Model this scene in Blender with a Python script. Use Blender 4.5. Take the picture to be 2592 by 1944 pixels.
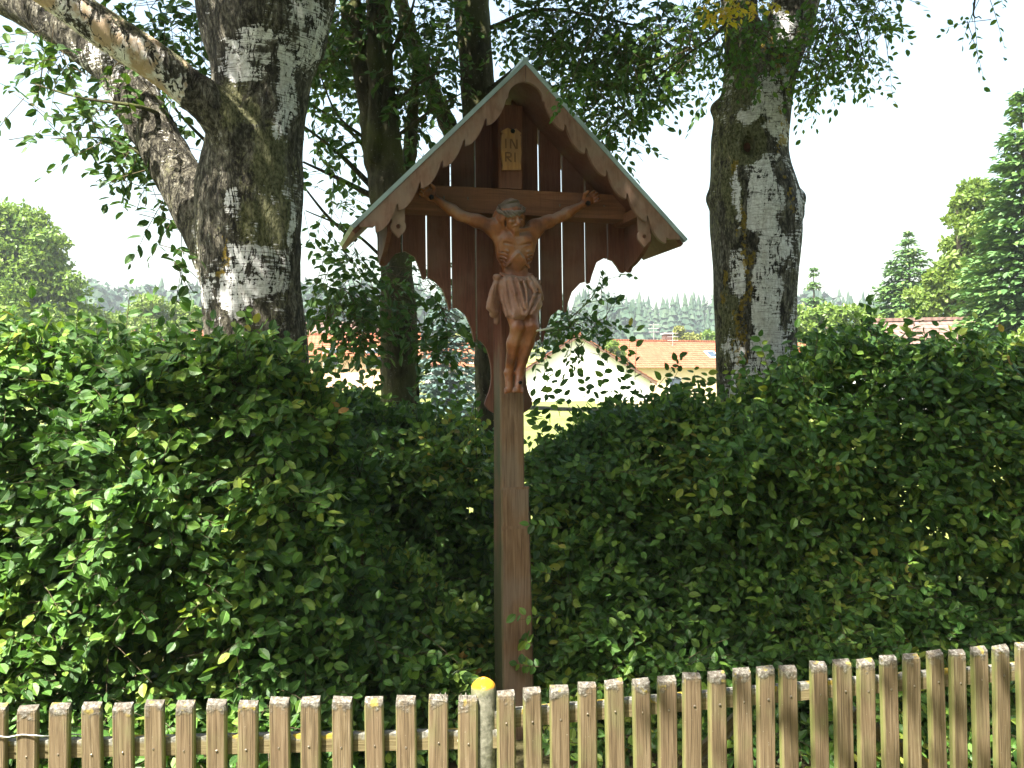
import bpy, math, random
import numpy as np
from mathutils import Matrix, Vector

# ------------------------------------------------------------------ scene, camera, light
for o in list(bpy.data.objects):
    bpy.data.objects.remove(o)
SC = bpy.context.scene
COL = SC.collection
random.seed(7)
RNG = np.random.default_rng(11)
rad = math.radians

FPX = 2400.0                                   # focal length in pixels of the 2592 px wide photograph
PITCH, ROLL = rad(1.3), -0.012
EYE = np.array([0.0, 0.0, 1.65])
cam_d = bpy.data.cameras.new('camera')
cam = bpy.data.objects.new('camera', cam_d)
COL.objects.link(cam)
cam_d.sensor_width = 36.0
cam_d.lens = 36.0 * FPX / 2592.0
cam_d.clip_start, cam_d.clip_end = 0.05, 3000.0
RM = Matrix.Rotation(math.pi / 2 + PITCH, 3, 'X') @ Matrix.Rotation(ROLL, 3, 'Z')
cam.matrix_world = Matrix.Translation(Vector(EYE)) @ RM.to_4x4()
SC.camera = cam

SUN_EL, SUN_AZ = rad(57), rad(216)             # sun high, behind and to the left of the photographer
w = bpy.data.worlds.new('World')
SC.world = w
w.use_nodes = True
wn = w.node_tree
wn.nodes.clear()
sky = wn.nodes.new('ShaderNodeTexSky')
sky.sky_type = 'NISHITA'
sky.sun_disc = False
sky.sun_elevation = SUN_EL
sky.sun_rotation = SUN_AZ
sky.air_density = 1.8
sky.dust_density = 4.0
sky.ozone_density = 1.0
bg = wn.nodes.new('ShaderNodeBackground')
bg.inputs['Strength'].default_value = 0.082
wo = wn.nodes.new('ShaderNodeOutputWorld')
wn.links.new(sky.outputs[0], bg.inputs[0])
wn.links.new(bg.outputs[0], wo.inputs[0])

sun_d = bpy.data.lights.new('sun', 'SUN')
sun_d.energy = 5.0
sun_d.angle = rad(0.55)
sun_d.color = (1.0, 0.95, 0.86)
sun = bpy.data.objects.new('sun', sun_d)
COL.objects.link(sun)
SDIR = Vector((math.sin(SUN_AZ) * math.cos(SUN_EL), math.cos(SUN_AZ) * math.cos(SUN_EL), math.sin(SUN_EL)))
sun.rotation_euler = SDIR.to_track_quat('Z', 'Y').to_euler()
sun.location = (-6, -8, 20)

SC.view_settings.view_transform = 'Standard'
SC.view_settings.look = 'None'
SC.view_settings.exposure = 2.32
SC.view_settings.gamma = 1.0
SC.render.engine = 'CYCLES'
SC.cycles.use_denoising = True
SC.cycles.max_bounces = 6
SC.cycles.diffuse_bounces = 3
SC.cycles.glossy_bounces = 2
SC.cycles.transmission_bounces = 3
SC.cycles.volume_bounces = 0
SC.cycles.transparent_max_bounces = 8
SC.cycles.sample_clamp_indirect = 6.0

# ------------------------------------------------------------------ helpers
RMn = np.array(RM)
KD = 2592 / 2212.0                              # survey sketch units -> photograph pixels

def P(x, y, Y):
    """point at distance Y (metres north) on the sight line of survey mark x, y"""
    d = RMn @ np.array([(x * KD - 1296) / FPX, (972 - y * KD) / FPX, -1.0])
    return EYE + d * (Y / d[1])

def mpp(Y):
    """metres per survey unit at distance Y"""
    return KD * Y / FPX

def link(o, parent=None):
    COL.objects.link(o)
    if parent is not None:
        o.parent = parent
    return o

def empty(name, loc=(0, 0, 0), rz=0.0):
    o = bpy.data.objects.new(name, None)
    o.location = loc
    o.rotation_euler = (0, 0, rz)
    o.empty_display_size = 0.1
    COL.objects.link(o)
    return o

def tag(o, label=None, cat=None, group=None, kind=None):
    if label: o['label'] = label
    if cat: o['category'] = cat
    if group: o['group'] = group
    if kind: o['kind'] = kind
    return o

def mesh_from(name, verts, faces, mat=None, smooth=False):
    me = bpy.data.meshes.new(name)
    me.from_pydata([tuple(v) for v in verts], [], faces)
    if mat is not None: me.materials.append(mat)
    if smooth: me.polygons.foreach_set('use_smooth', [True] * len(me.polygons))
    me.update()
    return me

def mesh_np(name, verts, faces, mat=None, smooth=False, uv=None):
    """fast mesh from arrays: faces (n,3) or (n,4)"""
    me = bpy.data.meshes.new(name)
    faces = np.asarray(faces, dtype=np.int32)
    n, k = faces.shape
    me.vertices.add(len(verts))
    me.vertices.foreach_set('co', np.asarray(verts, dtype=np.float32).ravel())
    me.loops.add(n * k)
    me.loops.foreach_set('vertex_index', faces.ravel())
    me.polygons.add(n)
    me.polygons.foreach_set('loop_start', np.arange(0, n * k, k, dtype=np.int32))
    me.polygons.foreach_set('use_smooth', np.full(n, smooth))
    if uv is not None:
        l = me.uv_layers.new(name='uv')
        l.data.foreach_set('uv', np.asarray(uv, dtype=np.float32)[faces.ravel()].ravel())
    me.update(calc_edges=True)
    me.validate()
    if mat is not None: me.materials.append(mat)
    return me

def obj(name, me, parent=None):
    return link(bpy.data.objects.new(name, me), parent)

def wobj(name, me, parent):
    """child whose mesh is given in world coordinates"""
    o = obj(name, me, parent)
    o.matrix_parent_inverse = Matrix.Translation(-Vector(parent.location))
    return o

class MB:
    """collects simple solids into one mesh"""
    def __init__(s): s.v = []; s.f = []
    def add(s, v, f):
        b = len(s.v)
        s.v += [tuple(map(float, p)) for p in v]
        s.f += [[i + b for i in q] for q in f]
        return s
    def box(s, c, d, R=None):
        c = np.array(c, float); h = np.array(d, float) / 2
        pts = [np.array([x, y, z]) * h for x in (-1, 1) for y in (-1, 1) for z in (-1, 1)]
        if R is not None: pts = [R @ p for p in pts]
        return s.add([p + c for p in pts], [[0, 1, 3, 2], [4, 6, 7, 5], [0, 4, 5, 1], [2, 3, 7, 6], [0, 2, 6, 4], [1, 5, 7, 3]])
    def prism(s, poly, y0, y1):
        """polygon in x,z (counter-clockwise seen from -y) extruded along y"""
        n = len(poly)
        v = [(x, y0, z) for x, z in poly] + [(x, y1, z) for x, z in poly]
        f = [list(range(n)), list(range(2 * n - 1, n - 1, -1))]
        f += [[i, i + n, (i + 1) % n + n, (i + 1) % n] for i in range(n)]
        return s.add(v, f)
    def strip(s, us, lo, hi, y0, y1):
        n = len(us)
        v = []
        for y in (y0, y1):
            v += [(us[i], y, lo[i]) for i in range(n)] + [(us[i], y, hi[i]) for i in range(n)]
        f = []
        a, b, c, d = 0, n, 2 * n, 3 * n
        for i in range(n - 1):
            f += [[a + i, a + i + 1, b + i + 1, b + i], [c + i + 1, c + i, d + i, d + i + 1],
                  [a + i + 1, a + i, c + i, c + i + 1], [b + i, b + i + 1, d + i + 1, d + i]]
        f += [[a, b, d, c], [a + n - 1, c + n - 1, d + n - 1, b + n - 1]]
        return s.add(v, f)
    def tube(s, pts, rads, n=8, cap=True):
        v, f = tube(pts, rads, n, cap)
        return s.add(v, f)
    def build(s, name, mat, parent=None, smooth=False):
        return obj(name, mesh_from(name, s.v, s.f, mat, smooth), parent)

def frames(pts):
    pts = np.asarray(pts, float)
    t = np.gradient(pts, axis=0)
    t /= np.linalg.norm(t, axis=1)[:, None] + 1e-9
    ref = np.array([0.0, 0, 1]) if abs(t[0][2]) < 0.9 else np.array([1.0, 0, 0])
    N, Bv = [], []
    n = np.cross(t[0], ref); n /= np.linalg.norm(n)
    for i in range(len(pts)):
        n = n - t[i] * (n @ t[i]); n /= np.linalg.norm(n) + 1e-9
        N.append(n); Bv.append(np.cross(t[i], n))
    return pts, np.array(N), np.array(Bv)

def tube(pts, rads, n=8, cap=True):
    pts, N, Bv = frames(pts)
    a = np.linspace(0, 2 * math.pi, n, endpoint=False)
    v = (pts[:, None] + np.asarray(rads)[:, None, None] * (np.cos(a)[None, :, None] * N[:, None] + np.sin(a)[None, :, None] * Bv[:, None])).reshape(-1, 3)
    f = []
    for i in range(len(pts) - 1):
        for j in range(n):
            k = (j + 1) % n
            f.append([i * n + j, i * n + k, (i + 1) * n + k, (i + 1) * n + j])
    v = list(v)
    if cap:
        f.append([j for j in range(n)][::-1])
        f.append([(len(pts) - 1) * n + j for j in range(n)])
    return v, f

def spline(pts, n):
    """Catmull-Rom through rows of pts (any number of columns)"""
    p = np.asarray(pts, float)
    p = np.vstack([2 * p[0] - p[1], p, 2 * p[-1] - p[-2]])
    out = []
    m = len(p) - 3
    for t in np.linspace(0, m - 1e-6, n):
        i = int(t); u = t - i
        a, b, c, d = p[i:i + 4]
        out.append(0.5 * (2 * b + (c - a) * u + (2 * a - 5 * b + 4 * c - d) * u * u + (3 * b - a - 3 * c + d) * u ** 3))
    return np.array(out)

def _hash(ix, iy, iz, seed):
    h = (ix.astype(np.int64) * 374761393 + iy.astype(np.int64) * 668265263 + iz.astype(np.int64) * 2147483647 + seed * 144665) & 0xffffffff
    h = ((h ^ (h >> 13)) * 1274126177) & 0xffffffff
    h = ((h ^ (h >> 16)) * 2246822519) & 0xffffffff
    return ((h ^ (h >> 15)) & 0xffffff) / float(0xffffff)

def vnoise(p, seed=0):
    """smooth value noise 0..1 at points (n,3)"""
    p = np.asarray(p, float)
    i = np.floor(p).astype(np.int64); f = p - i
    f = f * f * (3 - 2 * f)
    r = 0
    for dx in (0, 1):
        for dy in (0, 1):
            for dz in (0, 1):
                wgt = (f[:, 0] if dx else 1 - f[:, 0]) * (f[:, 1] if dy else 1 - f[:, 1]) * (f[:, 2] if dz else 1 - f[:, 2])
                r = r + wgt * _hash(i[:, 0] + dx, i[:, 1] + dy, i[:, 2] + dz, seed)
    return r

def fbm(p, seed=0, o=3):
    p = np.asarray(p, float)
    a, s, r = 0.5, 0.0, 0
    for k in range(o):
        r = r + a * vnoise(p * 2 ** k, seed + k * 17); s += a; a *= 0.5
    return r / s

def unit(a):
    return a / (np.linalg.norm(a, axis=-1, keepdims=True) + 1e-9)

# ---- signed-distance modelling on a grid, meshed by surface nets
class Field:
    def __init__(s, lo, hi, vox):
        s.lo = np.array(lo, float); s.vox = vox
        s.n = np.ceil((np.array(hi) - s.lo) / vox).astype(int) + 1
        s.d = np.full(s.n, 1.0, dtype=np.float32)
    def sl(s, lo, hi, m):
        a = np.clip(np.floor((np.array(lo) - m - s.lo) / s.vox).astype(int), 0, s.n)
        b = np.clip(np.ceil((np.array(hi) + m - s.lo) / s.vox).astype(int) + 1, 0, s.n)
        if np.any(b <= a): return None, None
        g = np.meshgrid(*[(s.lo[i] + s.vox * np.arange(a[i], b[i])).astype(np.float32) for i in range(3)], indexing='ij', sparse=True)
        return tuple(slice(a[i], b[i]) for i in range(3)), g
    def put(s, q, d, k, op='add'):
        o = s.d[q]
        if op == 'add':
            h = np.clip(0.5 + 0.5 * (o - d) / k, 0, 1)
            s.d[q] = o + (d - o) * h - k * h * (1 - h)
        else:                                       # carve
            h = np.clip(0.5 - 0.5 * (o + d) / k, 0, 1)
            s.d[q] = o + (-d - o) * h + k * h * (1 - h)
    def cone(s, a, b, ra, rb, k=0.01, op='add', flat=None):
        a = np.array(a, np.float32); b = np.array(b, np.float32)
        m = max(ra, rb) + k + 3 * s.vox
        q, g = s.sl(np.minimum(a, b), np.maximum(a, b), m)
        if q is None: return
        ab = b - a; L = float(ab @ ab) + 1e-12
        t = np.clip(sum((g[i] - a[i]) * ab[i] for i in range(3)) / L, 0, 1)
        d = np.sqrt(sum((g[i] - a[i] - t * ab[i]) ** 2 for i in range(3))) - (ra + (rb - ra) * t)
        s.put(q, d, k, op)
    def ell(s, c, r, k=0.01, op='add', R=None):
        c = np.array(c, np.float32); r = np.array(r, np.float32)
        m = float(r.max()) + k + 3 * s.vox
        q, g = s.sl(c, c, m)
        if q is None: return
        x = [g[i] - c[i] for i in range(3)]
        if R is not None:
            x = [sum(np.float32(R[j][i]) * x[i] for i in range(3)) for j in range(3)]
        k0 = np.sqrt(sum((x[i] / r[i]) ** 2 for i in range(3)))
        k1 = np.sqrt(sum((x[i] / r[i] ** 2) ** 2 for i in range(3))) + 1e-6
        s.put(q, k0 * (k0 - 1) / k1, k, op)
    def chain(s, pts, rs, k=0.01, op='add'):
        for i in range(len(pts) - 1):
            s.cone(pts[i], pts[i + 1], rs[i], rs[i + 1], k, op)
    def mesh(s):
        d = s.d; neg = d < 0
        nx, ny, nz = d.shape
        cnt = np.zeros((nx - 1, ny - 1, nz - 1), np.int8)
        for dx in (0, 1):
            for dy in (0, 1):
                for dz in (0, 1):
                    cnt += neg[dx:nx - 1 + dx, dy:ny - 1 + dy, dz:nz - 1 + dz]
        act = (cnt > 0) & (cnt < 8)
        idx = np.argwhere(act)
        vid = np.full(act.shape, -1, np.int32); vid[act] = np.arange(len(idx))
        acc = np.zeros((len(idx), 3)); num = np.zeros(len(idx))
        cs = [(0, 0, 0), (1, 0, 0), (0, 1, 0), (1, 1, 0), (0, 0, 1), (1, 0, 1), (0, 1, 1), (1, 1, 1)]
        vals = [d[idx[:, 0] + c[0], idx[:, 1] + c[1], idx[:, 2] + c[2]] for c in cs]
        for i in range(8):
            for j in range(i + 1, 8):
                if sum(abs(cs[i][q] - cs[j][q]) for q in range(3)) != 1: continue
                a, b = vals[i], vals[j]
                m = (a < 0) != (b < 0)
                t = np.where(m, a / np.where(m, a - b, 1), 0)
                p = np.array(cs[i]) + t[:, None] * (np.array(cs[j]) - np.array(cs[i]))
                acc += p * m[:, None]; num += m
        v = s.lo + (idx + acc / num[:, None]) * s.vox
        F = []
        for ax in range(3):
            o = [q for q in range(3) if q != ax]
            sa = [slice(None)] * 3; sb = [slice(None)] * 3
            sa[ax] = slice(0, -1); sb[ax] = slice(1, None)
            e = neg[tuple(sa)] != neg[tuple(sb)]
            for q in o:
                cut = [slice(None)] * 3; cut[q] = slice(1, -1)
                e = e[tuple(cut)]
            E_ = np.argwhere(e)
            for q in o: E_[:, q] += 1
            i0 = E_.copy()
            def cell(da, db):
                c = i0.copy(); c[:, o[0]] += da; c[:, o[1]] += db
                return vid[c[:, 0], c[:, 1], c[:, 2]]
            qd = np.stack([cell(-1, -1), cell(0, -1), cell(0, 0), cell(-1, 0)], 1)
            flip = neg[E_[:, 0], E_[:, 1], E_[:, 2]]
            if ax == 1: flip = ~flip
            qd[~flip] = qd[~flip][:, ::-1]
            F.append(qd[(qd >= 0).all(1)])
        return v, np.vstack(F)

def vnormals(v, f):
    n = np.zeros_like(v)
    fn = np.cross(v[f[:, 2]] - v[f[:, 0]], v[f[:, 3]] - v[f[:, 1]])
    for k in range(4): np.add.at(n, f[:, k], fn)
    return unit(n)

def attr(me, name, val):
    a = me.attributes.new(name, 'FLOAT', 'POINT')
    a.data.foreach_set('value', np.asarray(val, dtype=np.float32))

# ------------------------------------------------------------------ materials
class NT:
    def __init__(s, name):
        s.m = bpy.data.materials.new(name); s.m.use_nodes = True
        s.t = s.m.node_tree; s.t.nodes.clear()
        s.out = s.t.nodes.new('ShaderNodeOutputMaterial')
    def n(s, typ, **kw):
        nd = s.t.nodes.new('ShaderNode' + typ)
        for k, v in kw.items(): setattr(nd, k, v)
        return nd
    def l(s, a, b): s.t.links.new(a, b)
    def set(s, sock, v):
        if hasattr(v, 'is_output'): s.l(v, sock)
        else: sock.default_value = v
    def math(s, op, a, b=0.0, c=None, clamp=False):
        nd = s.n('Math', operation=op, use_clamp=clamp)
        s.set(nd.inputs[0], a); s.set(nd.inputs[1], b)
        if c is not None: s.set(nd.inputs[2], c)
        return nd.outputs[0]
    def mix(s, f, a, b, bt='MIX'):
        nd = s.n('Mix', data_type='RGBA', blend_type=bt)
        s.set(nd.inputs[0], f)
        for q, v in ((6, a), (7, b)):
            s.set(nd.inputs[q], v if hasattr(v, 'is_output') else (*v, 1) if len(v) == 3 else v)
        return nd.outputs[2]
    def ramp(s, f, stops, interp='LINEAR'):
        nd = s.n('ValToRGB'); r = nd.color_ramp; r.interpolation = interp
        while len(r.elements) < len(stops): r.elements.new(0.5)
        for e, (p, c) in zip(r.elements, stops):
            e.position = p; e.color = (*c, 1) if len(c) == 3 else c
        s.l(f, nd.inputs[0]); return nd.outputs[0]
    def step(s, f, a, b):
        nd = s.n('MapRange'); nd.interpolation_type = 'SMOOTHSTEP'
        s.set(nd.inputs[0], f); nd.inputs[1].default_value = a; nd.inputs[2].default_value = b
        return nd.outputs[0]
    def coord(s, rnd=0.0, scale=(1, 1, 1), kind='Object'):
        tc = s.n('TexCoord').outputs[kind]
        if rnd:
            oi = s.n('ObjectInfo').outputs['Random']
            mu = s.math('MULTIPLY', oi, rnd)
            cb = s.n('CombineXYZ'); s.l(mu, cb.inputs[0]); s.l(mu, cb.inputs[1]); s.l(mu, cb.inputs[2])
            va = s.n('VectorMath', operation='ADD'); s.l(tc, va.inputs[0]); s.l(cb.outputs[0], va.inputs[1]); tc = va.outputs[0]
        mp = s.n('Mapping'); s.l(tc, mp.inputs[0]); mp.inputs['Scale'].default_value = scale
        return mp.outputs[0]
    def noise(s, vec, scale=5, detail=4, rough=0.55, dist=0.0):
        nd = s.n('TexNoise'); s.l(vec, nd.inputs['Vector'])
        nd.inputs['Scale'].default_value = scale; nd.inputs['Detail'].default_value = detail
        nd.inputs['Roughness'].default_value = rough; nd.inputs['Distortion'].default_value = dist
        return nd.outputs[0]
    def bump(s, h, strength=0.4, dist=0.01, nrm=None):
        nd = s.n('Bump'); nd.inputs['Strength'].default_value = strength; nd.inputs['Distance'].default_value = dist
        s.l(h, nd.inputs['Height'])
        if nrm is not None: s.l(nrm, nd.inputs['Normal'])
        return nd.outputs[0]
    def bsdf(s, col, rough=0.7, spec=0.3, nrm=None, metal=0.0):
        nd = s.n('BsdfPrincipled')
        s.set(nd.inputs['Base Color'], col if hasattr(col, 'is_output') else (*col, 1))
        s.set(nd.inputs['Roughness'], rough); nd.inputs['Specular IOR Level'].default_value = spec
        s.set(nd.inputs['Metallic'], metal)
        if nrm is not None: s.l(nrm, nd.inputs['Normal'])
        return nd.outputs[0]
    def done(s, sh):
        s.l(sh, s.out.inputs[0]); return s.m
    def attr(s, name):
        return s.n('Attribute', attribute_name=name).outputs['Fac']

def mat_leaf(name, stops, trans=0.35, spec=0.35, rough=0.45, veins=True, tcol=(1.25, 1.25, 0.6), patch=1.3):
    t = NT(name)
    isl = t.n('NewGeometry').outputs['Random Per Island']
    oi = t.n('ObjectInfo').outputs['Random']
    r = t.math('FRACT', t.math('ADD', isl, t.math('MULTIPLY', oi, 7.31)))
    pos = t.n('NewGeometry').outputs['Position']
    big = t.noise(pos, patch, 2)
    r2 = t.math('ADD', t.math('MULTIPLY', r, 0.72), t.math('MULTIPLY', t.step(big, 0.3, 0.7), 0.28), clamp=True)
    col = t.ramp(r2, stops)
    nrm = None
    if veins:
        uv = t.n('UVMap').outputs[0]
        sx = t.n('SeparateXYZ'); t.l(uv, sx.inputs[0])
        ay = t.math('ABSOLUTE', sx.outputs[1])
        ph = t.math('SUBTRACT', sx.outputs[0], t.math('MULTIPLY', ay, 0.75))
        vn = t.math('ABSOLUTE', t.math('SINE', t.math('MULTIPLY', ph, 30.0)))
        mid = t.step(ay, 0.0, 0.035)
        h = t.math('MULTIPLY', t.step(vn, 0.0, 0.5), mid)
        nrm = t.bump(h, 0.35, 0.004)
        col = t.mix(t.math('MULTIPLY', t.math('SUBTRACT', 1.0, h), 0.28), col, (0.25, 0.34, 0.10))
    a = t.bsdf(col, rough, spec, nrm)
    tr = t.n('BsdfTranslucent')
    t.l(t.mix(1.0, col, tcol, 'MULTIPLY'), tr.inputs[0])
    if nrm is not None: t.l(nrm, tr.inputs['Normal'])
    mx = t.n('MixShader'); mx.inputs[0].default_value = trans
    t.l(a, mx.inputs[1]); t.l(tr.outputs[0], mx.inputs[2])
    return t.done(mx.outputs[0])

M = {}
M['hedge'] = mat_leaf('hornbeam_leaf', [(0.0, (0.0212, 0.0739, 0.0137)), (0.35, (0.0344, 0.1034, 0.0169)), (0.62, (0.0821, 0.1928, 0.0275)), (0.82, (0.1694, 0.2724, 0.0369)), (0.955, (0.2854, 0.319, 0.046)), (1.0, (0.3924, 0.1728, 0.0516))], trans=.30, spec=.40)
M['lime'] = mat_leaf('grove_leaf', [(0.0, (0.0133, 0.0507, 0.0097)), (0.4, (0.0243, 0.0761, 0.0127)), (0.75, (0.0497, 0.1166, 0.0175)), (1.0, (0.0994, 0.1673, 0.0244))], trans=.28, spec=.25)
M['birchleaf'] = mat_leaf('birch_leaf', [(0.0, (0.0308, 0.098, 0.0168)), (0.5, (0.063, 0.154, 0.0224)), (0.85, (0.126, 0.217, 0.0308)), (1.0, (0.266, 0.266, 0.035))], trans=.3, spec=.25)
M['yellowleaf'] = mat_leaf('yellow_leaf', [(0.0, (0.45, 0.40, 0.03)), (0.5, (0.58, 0.46, 0.03)), (1.0, (0.60, 0.34, 0.04))])
M['far_green'] = mat_leaf('far_leaf', [(0.0, (0.0717, 0.1395, 0.0234)), (0.5, (0.122, 0.1992, 0.0319)), (1.0, (0.1937, 0.2656, 0.0478))], veins=False, patch=0.35)
M['far_light'] = mat_leaf('far_light_leaf', [(0.0, (0.0867, 0.1479, 0.0255)), (0.5, (0.1326, 0.204, 0.0357)), (1.0, (0.1938, 0.255, 0.051))], veins=False, patch=0.35)
M['far_yellow'] = mat_leaf('far_yellow_leaf', [(0.0, (0.136, 0.1615, 0.034)), (1.0, (0.2295, 0.2295, 0.0595))], veins=False, patch=0.35)
M['spruce'] = mat_leaf('spruce_needles', [(0.0, (0.0405, 0.099, 0.0306)), (0.6, (0.0788, 0.162, 0.0433)), (1.0, (0.1462, 0.234, 0.0574))], trans=0.15, veins=False, rough=0.6, patch=0.6)
M['bluespruce'] = mat_leaf('blue_spruce_needles', [(0.0, (0.045, 0.085, 0.075)), (1.0, (0.10, 0.16, 0.14))], trans=0.15, veins=False, rough=0.6)
M['forest'] = mat_leaf('forest_needles', [(0.0, (0.0186, 0.0495, 0.0252)), (0.6, (0.031, 0.066, 0.0324)), (1.0, (0.0496, 0.0858, 0.0396))], trans=0.1, veins=False, rough=0.7, patch=0.03)

def mat_bark_birch(name, lichen_col=(0.36, 0.25, 0.03)):
    t = NT(name)
    mw, ml, mm, ms = t.attr('white'), t.attr('lichen'), t.attr('moss'), t.attr('smooth')
    def cen(x, g): return t.math('MULTIPLY', t.math('SUBTRACT', x, 0.5), g)
    fine = t.noise(t.coord(0, (1, 1, 0.6)), 70, 6, 0.7)
    fiss = t.noise(t.coord(0, (1, 1, 0.42)), 24, 6, 0.66, 0.9)
    crk = t.noise(t.coord(0, (1, 1, 0.30)), 15, 4, 0.6, 0.9)
    blot = t.noise(t.coord(0, (1, 1, 0.8)), 7, 5, 0.65)
    flak = t.noise(t.coord(0, (0.45, 0.45, 3.4)), 26, 6, 0.7, 0.3)
    crack = t.math('SUBTRACT', 1.0, t.step(t.math('ABSOLUTE', t.math('SUBTRACT', crk, 0.5)), 0.0, 0.045))
    e = t.math('ADD', mw, t.math('MULTIPLY', cen(flak, 1.7), t.math('SUBTRACT', 1.0, t.math('MULTIPLY', ms, .7))))
    e = t.math('ADD', e, cen(fiss, 1.0))
    e = t.math('ADD', e, cen(blot, 1.7))
    e = t.math('SUBTRACT', e, t.math('MULTIPLY', crack, 0.34))
    wmask = t.step(e, 0.50, 0.60)
    dark = t.ramp(t.math('ADD', t.math('MULTIPLY', fiss, .65), t.math('MULTIPLY', fine, .35)), [(0.38, (0.020, 0.018, 0.013)), (0.46, (0.060, 0.053, 0.037)), (0.54, (0.155, 0.142, 0.105)), (0.66, (0.38, 0.36, 0.30))])
    dark = t.mix(t.math('MULTIPLY', crack, 0.75), dark, (0.018, 0.016, 0.012))
    lent = t.noise(t.coord(0, (0.30, 0.30, 7.0)), 36, 3, 0.5)
    white = t.mix(t.math('MULTIPLY', t.step(lent, 0.56, 0.64), t.math('SUBTRACT', 0.7, t.math('MULTIPLY', ms, .55))), t.ramp(fine, [(0.36, (0.46, 0.445, 0.43)), (0.52, (0.72, 0.71, 0.70)), (0.66, (0.84, 0.83, 0.83))]), (0.12, 0.10, 0.085))
    white = t.mix(t.math('MULTIPLY', t.step(blot, 0.54, 0.64), 0.35), white, (0.42, 0.38, 0.32))
    white = t.mix(t.math('MULTIPLY', ms, t.step(blot, 0.40, 0.56)), white, (0.40, 0.29, 0.19))
    mosk = t.step(t.math('ADD', mm, t.math('ADD', cen(fine, 1.2), cen(blot, 1.2))), 0.40, 0.75)
    moss = t.ramp(fine, [(0.38, (0.055, 0.06, 0.018)), (0.62, (0.27, 0.265, 0.13))])
    dark = t.mix(t.math('MULTIPLY', mosk, 0.8), dark, moss)
    col = t.mix(wmask, dark, white)
    l1 = t.noise(t.coord(0), 20, 5, 0.7)
    lm = t.step(t.math('ADD', ml, t.math('ADD', cen(l1, 2.2), cen(fine, .6))), 0.50, 0.58)
    lcol = t.ramp(fine, [(0.38, tuple(x * .5 for x in lichen_col)), (0.6, lichen_col)])
    col = t.mix(t.math('MULTIPLY', lm, 0.85), col, lcol)
    rough = t.math('SUBTRACT', 1.0, t.math('MULTIPLY', wmask, 0.85))
    h1 = t.math('MULTIPLY', t.math('ADD', t.math('SUBTRACT', fiss, t.math('MULTIPLY', crack, .35)), t.math('MULTIPLY', fine, 0.35)), rough)
    nb = t.bump(h1, 1.0, 0.05)
    nb = t.bump(wmask, 0.4, 0.006, nb)
    return t.done(t.bsdf(col, 0.85, 0.2, nb))

M['birch'] = mat_bark_birch('birch_bark')

def mat_bark(name, c0, c1, c2, scale=26, mossy=(0.10, 0.11, 0.03), mossf=0.5):
    t = NT(name)
    f = t.noise(t.coord(0, (1, 1, 0.3)), scale, 6, 0.65, 0.4)
    g = t.noise(t.coord(0), 55, 4)
    b = t.noise(t.coord(0), 3.2, 3)
    col = t.ramp(f, [(0.3, c0), (0.5, c1), (0.72, c2)])
    col = t.mix(t.math('MULTIPLY', t.step(b, 0.4, 0.65), mossf), col, mossy)
    col = t.mix(t.math('MULTIPLY', t.step(g, 0.62, 0.72), 0.5), col, (0.34, 0.34, 0.29))
    return t.done(t.bsdf(col, 0.9, 0.15, t.bump(t.math('ADD', f, t.math('MULTIPLY', g, 0.3)), 0.8, 0.02)))

M['bark'] = mat_bark('grove_bark', (0.022, 0.020, 0.012), (0.055, 0.050, 0.030), (0.11, 0.10, 0.065), mossy=(0.075, 0.085, 0.022), mossf=.65)
M['twig'] = mat_bark('twig_bark', (0.05, 0.035, 0.02), (0.10, 0.075, 0.045), (0.15, 0.12, 0.08), 60, mossf=0.15)
M['farbark'] = mat_bark('far_bark', (0.03, 0.025, 0.018), (0.07, 0.055, 0.04), (0.12, 0.10, 0.07), 6, mossf=0.2)

def mat_wood(name, c0, c1, c2, rnd=37.0, grain=(14, 14, 0.9), rough=0.62, spec=0.3, blot=None, streak=0.5, bs=0.35):
    """wood with grain along local z"""
    t = NT(name)
    v = t.coord(rnd, grain)
    g = t.noise(v, 5.0, 6, 0.6, 1.2)
    fibre = t.noise(t.coord(rnd, (60, 60, 1.2)), 4.0, 4, 0.6)
    col = t.ramp(g, [(0.28, c0), (0.5, c1), (0.74, c2)])
    col = t.mix(t.math('MULTIPLY', t.step(fibre, 0.5, 0.7), streak), col, tuple(x * 0.45 for x in c0))
    if blot:
        b = t.noise(t.coord(rnd), blot[0], 4)
        col = t.mix(t.math('MULTIPLY', t.step(b, 0.42, 0.68), blot[2]), col, blot[1])
    nb = t.bump(t.math('ADD', t.math('MULTIPLY', g, 0.5), t.math('MULTIPLY', fibre, 0.7)), bs, 0.004)
    return t.done(t.bsdf(col, rough, spec, nb))

M['board'] = mat_wood('stained_board', (0.0892, 0.0315, 0.0189), (0.1417, 0.0525, 0.0315), (0.1889, 0.0787, 0.0472), blot=(5, (0.1994, 0.1155, 0.0787), 0.5), streak=0.35)
M['beam'] = mat_wood('stained_beam', (0.1248, 0.0461, 0.0192), (0.1968, 0.0797, 0.0346), (0.2496, 0.1104, 0.0499), grain=(0.9, 14, 14), blot=(4, (0.2016, 0.1056, 0.0672), 0.45), streak=0.3)
M['panel'] = mat_wood('stained_gable_post', (0.1033, 0.0344, 0.0167), (0.1574, 0.0571, 0.0276), (0.2066, 0.0787, 0.0394), blot=(6, (0.2066, 0.1082, 0.0689), 0.45), streak=0.3)
M['trim'] = mat_wood('weathered_trim', (0.1525, 0.0762, 0.0493), (0.2198, 0.1211, 0.0826), (0.2691, 0.1615, 0.1166), grain=(6, 6, 2), blot=(7, (0.2422, 0.1794, 0.1390), 0.6), streak=0.25)
M['plaque'] = mat_wood('carved_plaque', (0.2900, 0.1334, 0.0406), (0.4350, 0.2102, 0.0667), (0.5365, 0.2828, 0.1015), blot=(14, (0.2755, 0.1595, 0.0870), 0.6), streak=0.4)

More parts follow.
